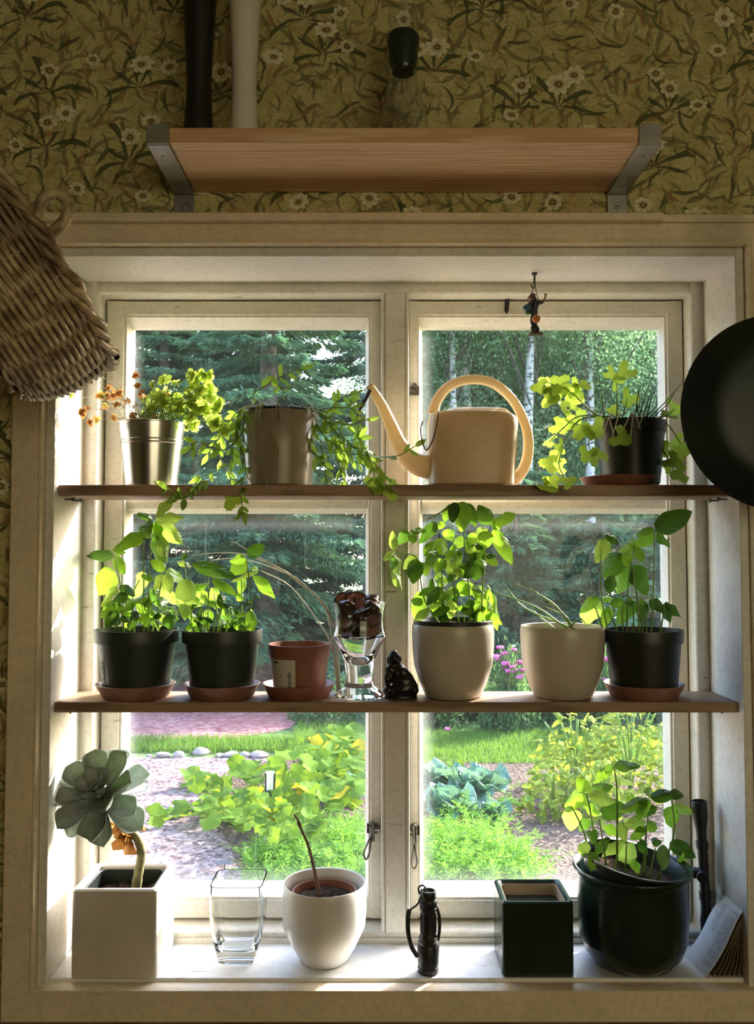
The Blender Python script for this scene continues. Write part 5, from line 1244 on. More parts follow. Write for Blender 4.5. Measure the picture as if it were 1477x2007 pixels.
leaves(t, V5, [(520, 380, 657, 376, 66), (515, 375, 413, 468, 60), (500, 380, 478, 440, 46), (350, 550, 298, 466, 74), (340, 560, 192, 628, 94), (360, 560, 490, 520, 70), (370, 570, 525, 606, 84), (255, 650, 202, 690, 40), (262, 660, 250, 800, 110), (430, 690, 366, 650, 66), (442, 690, 590, 650, 118), (740, 600, 572, 640, 76), (735, 590, 700, 706, 88), (735, 580, 752, 520, 56), (748, 585, 876, 560, 74), (870, 556, 946, 572, 60), (880, 640, 1024, 686, 56), (880, 640, 892, 772, 92), (720, 748, 610, 766, 74), (730, 748, 818, 776, 70), (720, 780, 636, 856, 64), (590, 860, 476, 966, 70), (380, 795, 392, 910, 66), (320, 872, 362, 980, 76), (402, 930, 394, 1026, 76), (622, 872, 608, 1070, 110), (760, 870, 836, 858, 52), (830, 880, 832, 1006, 70), (870, 868, 1008, 952, 88), (945, 945, 994, 1028, 70), (640, 980, 690, 1060, 60), (560, 740, 620, 860, 70), (470, 760, 540, 830, 60), (360, 720, 300, 800, 60), (780, 640, 720, 740, 60), (600, 560, 660, 600, 60), (680, 860, 760, 960, 60), (500, 840, 440, 940, 60), (650, 700, 700, 800, 70)], Yb, BASIL, 15, spread=0.045, roll=0.4)

# --- telescopic sight leaning in the corner
p0 = W(1388, 1866, 0.082); p1 = W(1370, 1571, 0.086); p0.z = 0.0085; d = (p1 - p0).normalized(); L = (p1 - p0).length; k = ppm(0.085)
p0.z = 0.0085
q = d.to_track_quat('Z', 'Y').to_matrix().to_4x4(); Mx = Matrix.Translation(p0) @ q
t = thing('rifle_scope', p0, 'black telescopic sight standing upright in the right corner', 'scope')
u = L / 295.0
MB().lathe([(0, -5 * u), (12 * k, -5 * u), (12.5 * k, 0), (12.5 * k, 50 * u), (10.5 * k, 62 * u), (9.5 * k, 70 * u), (9.5 * k, 215 * u), (10 * k, 235 * u), (13.5 * k, 258 * u), (14.5 * k, 266 * u), (14.5 * k, 296 * u), (13 * k, 297 * u), (12.5 * k, 290 * u), (0, 288 * u)], M=Mx, seg=32).build('tube', M_black, t, angle=35)
MB().lathe([(0, -1), (1, -1), (1.05, 0.4), (0.9, 1), (0, 1)], M=Mx @ Matrix.Translation((17 * k, 0, 145 * u)) @ Matrix.Rotation(PI / 2, 4, 'Y') @ Matrix.Diagonal((11 * k, 11 * k, 9 * k, 1)), seg=20).build('adjustment_knob', M_black, t, angle=35)
MB().lathe([(0, -1), (1, -1), (1.05, 0.4), (0.9, 1), (0, 1)], M=Mx @ Matrix.Translation((0, -14 * k, 145 * u)) @ Matrix.Rotation(PI / 2, 4, 'X') @ Matrix.Diagonal((10 * k, 10 * k, 8 * k, 1)), seg=20).build('adjustment_knob', M_black, t, angle=35)
for hh in (100, 205):
    b = MB(); b.lathe([(9.5 * k, (hh - 8) * u), (11.5 * k, (hh - 8) * u), (11.5 * k, (hh + 8) * u), (9.5 * k, (hh + 8) * u)], M=Mx, seg=24)
    b.tube([Mx @ Vector((-9 * k, 0, hh * u)), Mx @ Vector((-24 * k, 0, hh * u))], 5 * k, 8); b.ell(Mx @ Vector((-26 * k, 0, hh * u)), 5.5 * k, None, 10, 6)
    b.build('mount_ring', M_black, t, angle=35)
MB().tube([Mx @ Vector((-17 * k, 0, 118 * u)), Mx @ Vector((-17 * k, 0, 196 * u))], 5 * k, 8).build('mount_rail', M_black, t, angle=35)

# --- paperback bent against the right side of the recess
t = thing('paperback_book', W(1400, 1917, 0.03), 'open paperback with a printed page leaning in the right corner of the sill', 'book')
def pagemat():
    m = NT('printed_page'); uv = m.n('ShaderNodeUVMap', uv_map='UVMap').outputs[0]
    s = m.n('ShaderNodeSeparateXYZ'); m.t.links.new(uv, s.inputs[0]); u_, v_ = s.outputs[0], s.outputs[1]
    line = m.math('LESS_THAN', m.math('FRACT', m.math('MULTIPLY', u_, 52.0)), 0.42)
    row = m.math('FLOOR', m.math('MULTIPLY', u_, 52.0))
    cm = m.n('ShaderNodeCombineXYZ'); m.t.links.new(m.math('MULTIPLY', v_, 55.0), cm.inputs[0]); m.t.links.new(m.math('MULTIPLY', row, 7.31), cm.inputs[1])
    wd = m.math('GREATER_THAN', m.noise(cm.outputs[0], 1.0, 2), 0.42)
    wn = m.n('ShaderNodeTexWhiteNoise', noise_dimensions='1D'); m.t.links.new(row, wn.inputs['W'])
    # two blocks of print: a full column in front, short lines behind
    fr = m.math('MULTIPLY', m.math('GREATER_THAN', v_, 0.06), m.math('LESS_THAN', v_, m.math('ADD', 0.44, m.math('MULTIPLY', m.math('LESS_THAN', wn.outputs[0], 0.2), -0.2))))
    fr = m.math('MULTIPLY', fr, m.math('MULTIPLY', m.math('GREATER_THAN', u_, 0.14), m.math('LESS_THAN', u_, 0.80)))
    bk = m.math('MULTIPLY', m.math('GREATER_THAN', v_, 0.58), m.math('LESS_THAN', v_, m.math('ADD', 0.68, m.math('MULTIPLY', wn.outputs[0], 0.2))))
    bk = m.math('MULTIPLY', bk, m.math('MULTIPLY', m.math('GREATER_THAN', u_, 0.50), m.math('LESS_THAN', u_, 0.90)))
    hd = m.math('MULTIPLY', m.math('MULTIPLY', m.math('GREATER_THAN', v_, 0.10), m.math('LESS_THAN', v_, 0.34)), m.math('MULTIPLY', m.math('GREATER_THAN', u_, 0.84), m.math('LESS_THAN', u_, 0.90)))
    ink = m.math('MULTIPLY', m.math('MULTIPLY', line, wd), m.math('MAXIMUM', m.math('MAXIMUM', fr, bk), hd))
    # small round emblem
    du, dv = m.math('MULTIPLY', m.math('SUBTRACT', u_, 0.86), 1.6), m.math('SUBTRACT', v_, 0.06)
    rd = m.math('SQRT', m.math('ADD', m.math('MULTIPLY', du, du), m.math('MULTIPLY', dv, dv)))
    em = m.math('MULTIPLY', m.math('LESS_THAN', rd, 0.040), m.math('GREATER_THAN', rd, 0.022))
    c = m.mix(m.math('MULTIPLY', m.math('MAXIMUM', ink, em), 0.75), (0.82, 0.82, 0.80), (0.14, 0.13, 0.20))
    return m.done(m.bsdf(c, 0.7, 0, 0.2))
M_page = pagemat()
M_pageedge = simple('yellowed_paper', (0.20, 0.16, 0.10), 0.8, var=0.2)
def sheet(arcF, arcB, th, mat, name, yf=0.002, yb=0.066):
    nF = [W(x, y, yf) for x, y in arcF]; nB = [W(x, y, yb) for x, y in arcB]
    PF, PB = smooth_path(nF, 6), smooth_path(nB, 6); n = len(PF); m = 6
    me = bpy.data.meshes.new(name); V = []; F = []; UV = []
    off = OFF[t.name]
    for layer in (0, 1):
        for i in range(n):
            for j in range(m + 1):
                v = PF[i].lerp(PB[i], j / m); tn = (PF[min(i + 1, n - 1)] - PF[max(i - 1, 0)]).normalized(); nr = Vector((tn.z, 0, -tn.x))
                v = v + nr * (th * layer); v.x = min(v.x, XR - 0.0005); V.append(v - off)
    for i in range(n - 1):
        for j in range(m):
            a = i * (m + 1) + j; o_ = n * (m + 1)
            F.append((a, a + 1, a + m + 2, a + m + 1)); F.append((o_ + a, o_ + a + m + 1, o_ + a + m + 2, o_ + a + 1))
    o_ = n * (m + 1)
    for i in range(n - 1):
        a = i * (m + 1); F.append((a, a + m + 1, o_ + a + m + 1, o_ + a)); a += m; F.append((a, o_ + a, o_ + a + m + 1, a + m + 1))
    for j in range(m):
        a = j; F.append((a, o_ + a, o_ + a + 1, a + 1)); a = (n - 1) * (m + 1) + j; F.append((a, a + 1, o_ + a + 1, o_ + a))
    me.from_pydata([tuple(v) for v in V], [], F)
    ul = me.uv_layers.new(name='UVMap')
    for pl in me.polygons:
        for li in pl.loop_indices:
            vi = me.loops[li].vertex_index % (n * (m + 1)); ul.data[li].uv = ((vi // (m + 1)) / (n - 1), (vi % (m + 1)) / m)
    finish(me, mat, True, 40)
    return link(name, me, t)
aF = [(1380, 1917), (1398, 1893), (1418, 1860), (1434, 1825), (1444, 1803), (1455, 1786)]
aB = [(1336, 1876), (1352, 1858), (1372, 1829), (1388, 1796), (1402, 1772), (1418, 1752)]
sheet(aF, aB, 0.0006, M_page, 'open_page')
for i in range(6):
    w = i + 1
    f = [(1384 + 10 * w, 1917), (1402 + 8 * w, 1892 - 0 * w), (1421 + 5.2 * w, 1858), (1437 + 2.8 * w, 1826), (1447 + 1.4 * w, 1806 + w), (1456, 1790 + 2 * w)]
    bk = [(1340 + 8 * w, 1876), (1356 + 7 * w, 1857), (1376 + 5 * w, 1829), (1391 + 3 * w, 1798), (1404 + 2 * w, 1776), (1419, 1757 + 1.5 * w)]
    sheet(f, bk, 0.0011, M_pageedge, 'page_bundle', 0.004)
# ------------------------------------------------------------------ the garden
def npmesh(name, V, nper, mat, smooth=False):
    """V: (n*nper, 3) vertices, every nper of them one face"""
    V = np.asarray(V, dtype=np.float32).reshape(-1, 3); nf = len(V) // nper
    me = bpy.data.meshes.new(name)
    me.vertices.add(len(V)); me.vertices.foreach_set('co', V.ravel())
    me.loops.add(len(V)); me.loops.foreach_set('vertex_index', np.arange(len(V), dtype=np.int32))
    me.polygons.add(nf); me.polygons.foreach_set('loop_start', np.arange(nf, dtype=np.int32) * nper)
    me.update(calc_edges=True); me.materials.append(mat); me.validate()
    return me
def unit(a): return a / np.maximum(1e-9, np.linalg.norm(a, axis=-1, keepdims=True))
def leaf_quads(P, D, L, Wd, rg):
    """diamond leaves: base points P, directions D, lengths L, widths Wd"""
    D = unit(D); R = unit(rg.normal(size=P.shape)); S = unit(np.cross(D, R))
    L = L[:, None]; Wd = Wd[:, None]
    return np.stack([P, P + D * L * 0.45 + S * Wd * 0.5, P + D * L, P + D * L * 0.45 - S * Wd * 0.5], axis=1).reshape(-1, 3)

# --- ground: earth, gravel path, dirt road, turf
def ground(name, pts, z, mat, n=1):
    V = [(x, y, ZG + z) for x, y in pts]
    return struct(MB().add(V + [(x, y, ZG - 0.2) for x, y in pts], [tuple(range(len(pts)))] + [tuple(range(2 * len(pts) - 1, len(pts) - 1, -1))] + [(i, i + len(pts), (i + 1) % len(pts) + len(pts), (i + 1) % len(pts)) for i in range(len(pts))]).build(name, mat, smooth=False))
def gp(px, py): v = G(px, py); return (v.x, v.y)
ground('ground', [(-40, 0.6), (40, 0.6), (40, 70), (-40, 70)], 0.0, M_turf)
ground('garden_bed', [(-0.55, 1.0), (7, 1.0), (7, 7.1), (0.3, 7.35), gp(720, 1490), gp(560, 1488), gp(450, 1510), gp(390, 1560), gp(400, 1600), gp(440, 1640), gp(462, 1690), gp(505, 1760)], 0.012, M_earth)
ground('gravel_path', [(-6, 1.0), (-0.3, 1.0), (0.0, 4.0), (0.0, 7.5), (-2.2, 7.55), (-6, 7.6)], 0.006, M_gravel)
ground('dirt_road', [(-16, 8.3), (-3.5, 8.3), (-1.7, 8.2), (-1.0, 9.0), (-0.8, 10.4), (0.5, 12.4), (-16, 13.2)], 0.010, M_road)
# --- grass
def grass(name, regions, label, h, n, mat, w=0.006):
    rg = np.random.default_rng(5); Ps = []
    for (x0, x1, y0, y1, q) in regions:
        m = int(n * q); Ps.append(np.stack([rg.uniform(x0, x1, m), rg.uniform(y0, y1, m), np.full(m, ZG)], 1))
    P = np.concatenate(Ps); m = len(P)
    D = unit(np.stack([rg.normal(0, 0.35, m), rg.normal(0, 0.35, m), np.ones(m)], 1)); H = rg.uniform(0.4, 1.0, m)[:, None] * h
    S = unit(np.stack([rg.normal(size=m), rg.normal(size=m), np.zeros(m)], 1)) * w * 0.5
    V = np.stack([P - S, P + S, P + D * H], 1).reshape(-1, 3)
    return tag(link(name, npmesh(name, V, 3, mat)), label, 'grass', kind='stuff')
grass('lawn_grass', [(0.25, 5.5, 7.25, 8.8, 1.0)], 'short green lawn grass behind the vegetable bed', 0.085, 26000, M_grass, 0.010)
grass('verge_grass', [(-4.5, -0.6, 7.75, 8.35, 0.6), (-0.9, 0.6, 7.5, 9.6, 0.5), (-3.4, -2.45, 6.5, 7.6, 0.10)], 'rough green verge grass between gravel path and dirt road', 0.13, 16000, M_grass, 0.010)
# --- stones along the path and in the bed
def stone(seed):
    r = random.Random(seed); bm = bmesh.new(); bmesh.ops.create_icosphere(bm, subdivisions=2, radius=1.0)
    ph = [r.uniform(0, 6) for _ in range(6)]
    for v in bm.verts:
        c = v.co; f = 1 + 0.16 * math.sin(2.3 * c.x + ph[0]) + 0.14 * math.sin(2.9 * c.y + ph[1]) + 0.12 * math.sin(3.1 * c.z + ph[2])
        v.co = Vector((c.x * f, c.y * f * 0.75, c.z * f * 0.5))
    me = bpy.data.meshes.new('rock'); bm.to_mesh(me); bm.free(); finish(me, M_rock, True, 35); return me
ST = [stone(q) for q in range(4)]
def rock(px, py, w, label, group, seed=0):
    g = G(px, py); s = w * (g.y - CAM.y) / FPX * 0.5; r = random.Random(int(px * 7 + py))
    o = put('rock', ST[r.randrange(4)], None, Matrix.Translation((g.x, g.y, ZG + s * 0.25)) @ Matrix.Rotation(r.uniform(0, 6), 4, 'Z') @ Matrix.Scale(s, 4))
    tag(o, label, 'rock', group)
for (px, w), nth in zip(((262, 14), (292, 14), (322, 30), (352, 30), (395, 36), (432, 20), (452, 30), (480, 28), (508, 40)), ('leftmost', 'second', 'third', 'fourth', 'widest', 'sixth', 'seventh', 'eighth', 'rightmost')):
    rock(px, 1484 - (6 if px == 395 else 0), w, nth + (' rock' if nth in ('leftmost', 'rightmost', 'widest') else ' rock from the left') + ' in the row along the far edge of the gravel path', 'rocks at the far edge of the path')
rock(493, 1676, 40, 'largest pale rock at the near corner of the vegetable bed', None); rock(530, 1662, 54, 'long pinkish rock behind the largest rock by the bed', None); rock(1012, 1590, 16, 'small pale stone on the bare soil of the bed', None)

# --- pumpkin vines
def pump_r(a): return (0.94 + 0.07 * math.cos(5 * a) + 0.035 * math.cos(17 * a)) * (1.0 if abs(a) < 2.75 else 0.5)
PUMP = [fan_leaf('pumpkin_leaf', pump_r, M_pumpkin, 34, c, q, 0.35, 0.10) for q, c in enumerate((0.15, -0.18, 0.3))]
PUMPY = [fan_leaf('yellowed_leaf', pump_r, M_pumpyel, 34, 0.2, 5, 0.35, 0.12)]
rr = random.Random(42)
def gleaf(parent, meshes, px, py, wpx, z, up=0.75, name='leaf', asp=1.0):
    """a leaf over the ground that shows about wpx wide; z above the soil"""
    g = G(px, py, ZG + z); s = wpx * (g.y - CAM.y) / FPX * 0.55
    a = rr.uniform(0, 2 * PI); d = Vector((math.cos(a), math.sin(a), rr.uniform(-0.35, 0.25))).normalized()
    n = Vector((rr.uniform(-0.6, 0.6), -0.55 + rr.uniform(-0.4, 0.4), up)).normalized()
    place_leaf(parent, meshes[rr.randrange(len(meshes))], g - d * s * 0.5, g + d * s * 0.5, s * asp, rr.uniform(-0.3, 0.3), name, n)
def vine(label, n, polys, lo=26, hi=52, zr=(0.10, 0.45)):
    cx_ = sum(q[0] + q[2] for q in polys) / 2 / len(polys); cy_ = sum(q[1] + q[3] for q in polys) / 2 / len(polys)
    g = G(cx_, cy_); t = thing('pumpkin_vine', g, label, 'pumpkin plant', 'pumpkin vines in the bed')
    for i in range(n):
        x0, y0, x1, y1 = polys[rr.randrange(len(polys))]
        px, py = rr.uniform(x0, x1), rr.uniform(y0, y1)
        gleaf(t, PUMP if rr.random() > 0.06 else PUMPY, px, py, rr.uniform(lo, hi), rr.uniform(*zr))
    b = MB()
    for i in range(5):
        x0, y0, x1, y1 = polys[i % len(polys)]
        P = smooth_path([G(rr.uniform(x0, x1), rr.uniform(y0, y1), ZG + 0.05) for _ in range(4)], 5); MB().tube(P, 0.009, 5).build('runner', M_stem, t, angle=180)
    return t
vine('pumpkin vine creeping left across the gravel path with small leaves', 60, [(285, 1578, 470, 1600), (360, 1515, 450, 1545), (400, 1560, 500, 1610)], 22, 46, (0.04, 0.2))
vine('broad leaved pumpkin vine in the middle of the bed', 150, [(440, 1490, 560, 1600), (500, 1545, 640, 1640), (460, 1560, 560, 1620)], 22, 44)
vine('tall pumpkin vine with big leaves nearest the window post', 140, [(560, 1450, 715, 1560), (590, 1480, 710, 1600), (620, 1430, 715, 1500)], 26, 50, (0.10, 0.55))
vine('low pumpkin seedlings behind the cabbages by the lawn', 26, [(830, 1495, 900, 1540), (870, 1505, 960, 1530)], 16, 30, (0.03, 0.15))
t0 = [o for o in C.objects if o.get('label', '').startswith('broad leaved pumpkin')][0]
for px, py, w in ((578, 1545, 60), (548, 1535, 40), (600, 1538, 44)): gleaf(t0, PUMPY, px, py, w, 0.35, 0.5)
def pumpkin(px, py, w, label):
    g = G(px, py); s = w * (g.y - CAM.y) / FPX * 0.5
    t = thing('pumpkin', (g.x, g.y, ZG), label, 'pumpkin', 'pumpkins among the leaves')
    b = MB(); seg = 32; V = []; F = []; n = 12
    for i in range(n + 1):
        u = PI * i / n
        for q in range(seg):
            a = 2 * PI * q / seg; r = math.sin(u) * (1 + 0.07 * math.cos(8 * a)) * s
            V.append((g.x + r * math.cos(a), g.y + r * math.sin(a), ZG + s * 0.78 - s * 0.78 * math.cos(u) * (0.9 if 0 < i < n else 0.82) + 0.01))
    for i in range(n):
        for q in range(seg): F.append((i * seg + q, i * seg + (q + 1) % seg, (i + 1) * seg + (q + 1) % seg, (i + 1) * seg + q))
    b.add(V, F).build('rind', M_pumpkinskin, t, angle=180)
    MB().tube([(g.x, g.y, ZG + s * 1.4), (g.x + s * 0.1, g.y, ZG + s * 1.75)], [s * 0.14, s * 0.10], 6).build('stalk', M_stem, t)
pumpkin(415, 1590, 27, 'orange pumpkin under the creeping vine by the path'); pumpkin(454, 1584, 22, 'smaller orange pumpkin deeper among the vine leaves'); pumpkin(586, 1575, 20, 'small reddish pumpkin under the yellowed leaves')
# --- cabbages
CAB = [grid_leaf('cabbage_leaf', lambda t_: max(0.05, 0.25 + 0.95 * math.sin(PI * (t_ * 0.72 + 0.02))) if t_ < 0.95 else 0.45, M_cabbage, 6, 6, b_, 0.35, 0.16, q) for q, b_ in enumerate((-0.25, 0.1, 0.3))]
def cabbage(px, py, w, label):
    g = G(px, py); s = w * (g.y - CAM.y) / FPX * 0.5
    t = thing('cabbage', (g.x, g.y, ZG), label, 'cabbage', 'cabbages in the bed')
    for i in range(15):
        a = i * 2.4 + rr.uniform(-0.2, 0.2); el = 0.15 + 0.085 * i; L = s * (1.1 - 0.028 * i) * rr.uniform(0.85, 1.15)
        d = Vector((math.cos(a) * math.cos(el), math.sin(a) * math.cos(el), math.sin(el)))
        base = Vector((g.x, g.y, ZG + 0.05)) + d * s * 0.06
        place_leaf(t, CAB[i % 3], base, base + d * L, L * 0.9, rr.uniform(-0.2, 0.2), 'leaf', Vector((0, 0, 1)) - d * 0.3)
    return t
cabbage(868, 1612, 120, 'blue green cabbage nearest to the window post in the right pane'); cabbage(930, 1575, 125, 'tall blue green cabbage with an upright leaf beside the bare soil'); cabbage(855, 1560, 100, 'cabbage at the back behind the other blue green cabbages'); cabbage(690, 1570, 90, 'pale blue green cabbage left of the window post'); cabbage(962, 1618, 70, 'low cabbage at the edge of the bare soil')
# --- carrot tops: one feathery mass
def frond_field(name, regions, label, n, h, mat):
    rg = np.random.default_rng(9); out = []
    for (a, b_, c_, d_, q) in regions:
        for i in range(int(n * q)):
            u, v = rg.random(), rg.random()
            px = a + (b_ - a) * u; py = c_ + (d_ - c_) * v
            g = np.array(G(px, py)); H = h * rg.uniform(0.6, 1.15)
            dr = np.array([rg.normal(0, 0.45), rg.normal(0, 0.45), 1.0]); dr /= np.linalg.norm(dr)
            m = 60; tt = rg.uniform(0.15, 1.0, m)
            bend = np.stack([dr[0] * tt * H + dr[0] * 0.5 * tt ** 2 * H, dr[1] * tt * H + dr[1] * 0.5 * tt ** 2 * H, dr[2] * tt * H - 0.25 * tt ** 2 * H * (abs(dr[0]) + abs(dr[1]))], 1) + g
            D = rg.normal(size=(m, 3)); D[:, 2] = np.abs(D[:, 2]) * 0.6
            L = H * 0.34 * (1.15 - tt) * rg.uniform(0.5, 1.1, m) + 0.012
            out.append(leaf_quads(bend, D, L, L * 0.16, rg))
            st = np.stack([g - [0.002, 0, 0], g + [0.002, 0, 0], g + dr * H * 0.8, g + dr * H * 0.8]).reshape(-1, 3); out.append(st)
    return tag(link(name, npmesh(name, np.concatenate(out), 4, mat)), label, 'carrot plants', kind='stuff')
frond_field('carrot_tops', [(500, 722, 1690, 1765, 0.36), (560, 722, 1640, 1700, 0.2), (822, 1030, 1690, 1770, 0.44), (822, 960, 1655, 1700, 0.2), (900, 975, 1600, 1650, 0.05)], 'feathery light green carrot tops filling the near bed', 520, 0.30, M_carrot)
# --- potato bushes
POT = [grid_leaf('potato_leaf', ovate, M_potato, 4, 2, b_, -0.12, 0.1, q) for q, b_ in enumerate((0.2, 0.45, 0.05))]
def potato(px, py, rx, ry, hh, n, label, lo=13, hi=26):
    g = G(px, py); D = g.y - CAM.y; t = thing('potato_plant', (g.x, g.y, ZG), label, 'potato plant', 'potato plants at the right of the bed')
    R = rx * D / FPX
    for i in range(8):
        a = rr.uniform(0, 2 * PI); s = rr.uniform(0.3, 0.85)
        P = smooth_path([Vector((g.x, g.y, ZG)), Vector((g.x + R * 0.4 * s * math.cos(a), g.y + R * 0.4 * s * math.sin(a), ZG + hh * 0.5)), Vector((g.x + R * s * math.cos(a), g.y + R * s * math.sin(a), ZG + hh * 0.85))], 4)
        MB().tube(P, 0.007, 5).build('stem', M_stem, t, angle=180)
    for i in range(n):
        a = rr.uniform(0, 2 * PI); u = rr.random() ** 0.5; z = hh * (1 - 0.75 * u * u) * rr.uniform(0.35, 1.05)
        c = Vector((g.x + R * u * math.cos(a), g.y + R * u * math.sin(a) * 0.9, ZG + max(0.05, z)))
        s = rr.uniform(lo, hi) * D / FPX
        d = Vector((math.cos(a) + rr.uniform(-0.8, 0.8), math.sin(a) + rr.uniform(-0.8, 0.8), rr.uniform(-0.7, 0.5))).normalized()
        place_leaf(t, POT[i % 3], c, c + d * s, s * rr.uniform(0.5, 0.7), rr.uniform(-0.5, 0.5), 'leaf', (rr.uniform(-0.4, 0.4), -0.5, 0.8))
potato(1235, 1560, 95, 60, 0.85, 300, 'tallest yellow green potato plant behind the big dark pot')
potato(1130, 1545, 85, 60, 0.66, 260, 'yellow green potato plant with leggy stems at the back of the row')
potato(1085, 1600, 60, 50, 0.40, 170, 'low potato plant at the edge of the bare soil')
potato(1180, 1610, 70, 50, 0.48, 170, 'potato plant in front of the row, half hidden by basil')
potato(1330, 1590, 80, 50, 0.7, 150, 'potato plant at the right edge of the right pane')
# --- shrubs beyond the lawn
def bush_mesh(name, n, leaf, mat, seed, rx=1.0, rz=1.0):
    rg = np.random.default_rng(seed)
    cl = unit(rg.normal(size=(46, 3))) * rg.uniform(0.45, 1.0, (46, 1)); cl[:, 2] = np.abs(cl[:, 2])
    P = cl[rg.integers(0, 46, n)] + rg.normal(0, 0.16, (n, 3)); P[:, 2] = np.abs(P[:, 2])
    P = P * np.array([rx, rx * 0.8, rz]); D = unit(P * np.array([1, 1, 0.6]) + rg.normal(0, 0.6, (n, 3)))
    L = rg.uniform(0.6, 1.3, n) * leaf
    return npmesh(name, leaf_quads(P, D, L, L * 0.42, rg), 4, mat)
BM = [bush_mesh('foliage', 6500, 0.085, M_bush, q, 0.75, 0.75) for q in range(2)]
def bush(x, y, s, label, sz=1.0, q=0):
    t = thing('shrub', (x, y, ZG), label, 'shrub', 'shrubs beyond the lawn')
    put('foliage', BM[q], t, Matrix.Translation((x, y, ZG)) @ Matrix.Rotation(random.Random(x).uniform(0, 6), 4, 'Z') @ Matrix.Diagonal((s, s, s * sz, 1)))
    b = MB()
    for i in range(5): b.tube([(x, y, ZG), (x + 0.3 * s * math.cos(i * 1.3), y + 0.3 * s * math.sin(i * 1.3), ZG + 0.5 * s)], [0.02, 0.008], 5)
    b.build('stems', M_bark, t)
    return t
sh = bush(0.75, 9.6, 1.0, 'rose shrub with two pink blooms beyond the lawn', 0.95, 0)
bush(1.9, 9.9, 1.15, 'dark leafy shrub in the middle of the hedge beyond the lawn', 0.85, 1); bush(3.1, 9.8, 1.2, 'dense shrub behind the potato plants', 0.85, 0); bush(4.4, 10.0, 1.3, 'shrub at the right end of the hedge', 0.85, 1)
bush(-0.55, 9.4, 0.62, 'small feathery shrub at the foot of the big spruce trunk', 0.9, 1)
bush(-2.75, 6.9, 0.30, 'low green weed clump at the left edge of the gravel path', 0.8, 0)
def bloom(parent, c, r):
    b = MB(); rg = random.Random(int(c.x * 1000))
    for i in range(7):
        a = i * 0.9; d = Vector((math.cos(a), math.sin(a) * 0.8 - 0.3, 0.4)); b.ell(c + d * r * 0.45, (r * 0.5, r * 0.5, r * 0.22), Euler((rg.uniform(-1, 1), rg.uniform(-1, 1), a)), 8, 5)
    return b.build('bloom', M_pink, parent, angle=180)
for px, py, w in ((876, 1430, 13), (845, 1452, 9)):
    g = W(px, py, 8.75); bloom(sh, g, w * 0.5 * (8.75 + 1.2) / FPX * 1.3)
def phlox(px, py, n, label):
    Yp_ = 8.9; c = W(px, py, Yp_); t = thing('phlox_plant', (c.x, Yp_, ZG), label, 'flower', 'pink phlox beyond the lawn')
    put('foliage', BM[1], t, Matrix.Translation((c.x, Yp_, ZG)) @ Matrix.Diagonal((0.42, 0.4, 1.05, 1)))
    for i in range(n):
        v = W(px + rr.uniform(-34, 34), py + rr.uniform(-34, 38), Yp_ + rr.uniform(-0.2, 0.2)); bloom(t, v, rr.uniform(0.04, 0.07))
        MB().tube([Vector((c.x + rr.uniform(-0.15, 0.15), Yp_, ZG)), v - Vector((0, 0, 0.02))], 0.005, 4).build('stem', M_stem, t)
phlox(995, 1302, 20, 'pink phlox clump seen between the two cream pots'); phlox(1185, 1300, 10, 'pink phlox clump seen behind the right basil pot')

# --- trees
def spruce_mesh(seed, H, Rb, step=0.22, dens=1.0):
    rg = np.random.default_rng(seed); out = []
    z = 0.25
    while z < H * 0.97:
        r = Rb * (1 - z / H) ** 0.75 + 0.12
        for b_ in range(int(6 + 2 * rg.random())):
            a = rg.uniform(0, 2 * PI); L = r * rg.uniform(0.75, 1.1); m = int(26 * L * 6 * dens / max(1, H / 6)) + 30
            tt = rg.uniform(0.12, 1.0, m) ** 0.8
            droop = -0.35 * tt ** 1.5 + 0.16 * tt ** 4
            rad = np.array([math.cos(a), math.sin(a), 0]); tan = np.array([-math.sin(a), math.cos(a), 0])
            side = rg.choice([-1, 1], m); tw = rg.uniform(0, 0.42, m) * L * (1.05 - tt)
            P = rad * (tt * L)[:, None] + tan * (side * tw)[:, None]; P[:, 2] = z + droop * L - 0.10 * tw + rg.normal(0, 0.02, m)
            D = rad * 0.75 + tan * (side * 0.75)[:, None] + rg.normal(0, 0.25, (m, 3)); D[:, 2] -= 0.45
            ln = rg.uniform(0.07, 0.18, m); out.append(leaf_quads(P, D, ln, ln * 0.24, rg))
        z += step * rg.uniform(0.8, 1.2)
    return npmesh('foliage', np.concatenate(out), 4, M_spruce)
SP = [spruce_mesh(1, 9.0, 2.1, 0.24, 3.4), spruce_mesh(2, 8.0, 1.9, 0.24, 3.4), spruce_mesh(3, 3.4, 1.25, 0.16, 2.0)]
SPH = [9.0, 8.0, 3.4]
def birch_mesh(seed, H, n, leaf=0.10, low=0.06):
    rg = np.random.default_rng(seed); k = 90
    c = rg.normal(size=(k, 3)); c = unit(c) * rg.uniform(0.3, 1.0, (k, 1)); c = c * np.array([1.7, 1.7, H * (0.98 - low) / 2]) + np.array([0, 0, H * (0.98 + low) / 2])
    i = rg.integers(0, k, n); P = c[i] + rg.normal(0, 0.36, (n, 3)) * np.array([1, 1, 1.1]); P[:, 2] = np.maximum(P[:, 2], 0.25)
    D = rg.normal(size=(n, 3)); D[:, 2] -= 0.5; L = rg.uniform(0.6, 1.2, n) * leaf
    return npmesh('foliage', leaf_quads(P, D, L, L * 0.7, rg), 4, M_birch), c
BI = [birch_mesh(11, 9.0, 42000, 0.08), birch_mesh(12, 8.0, 38000, 0.08), birch_mesh(13, 12.0, 16000, 0.09, 0.42)]
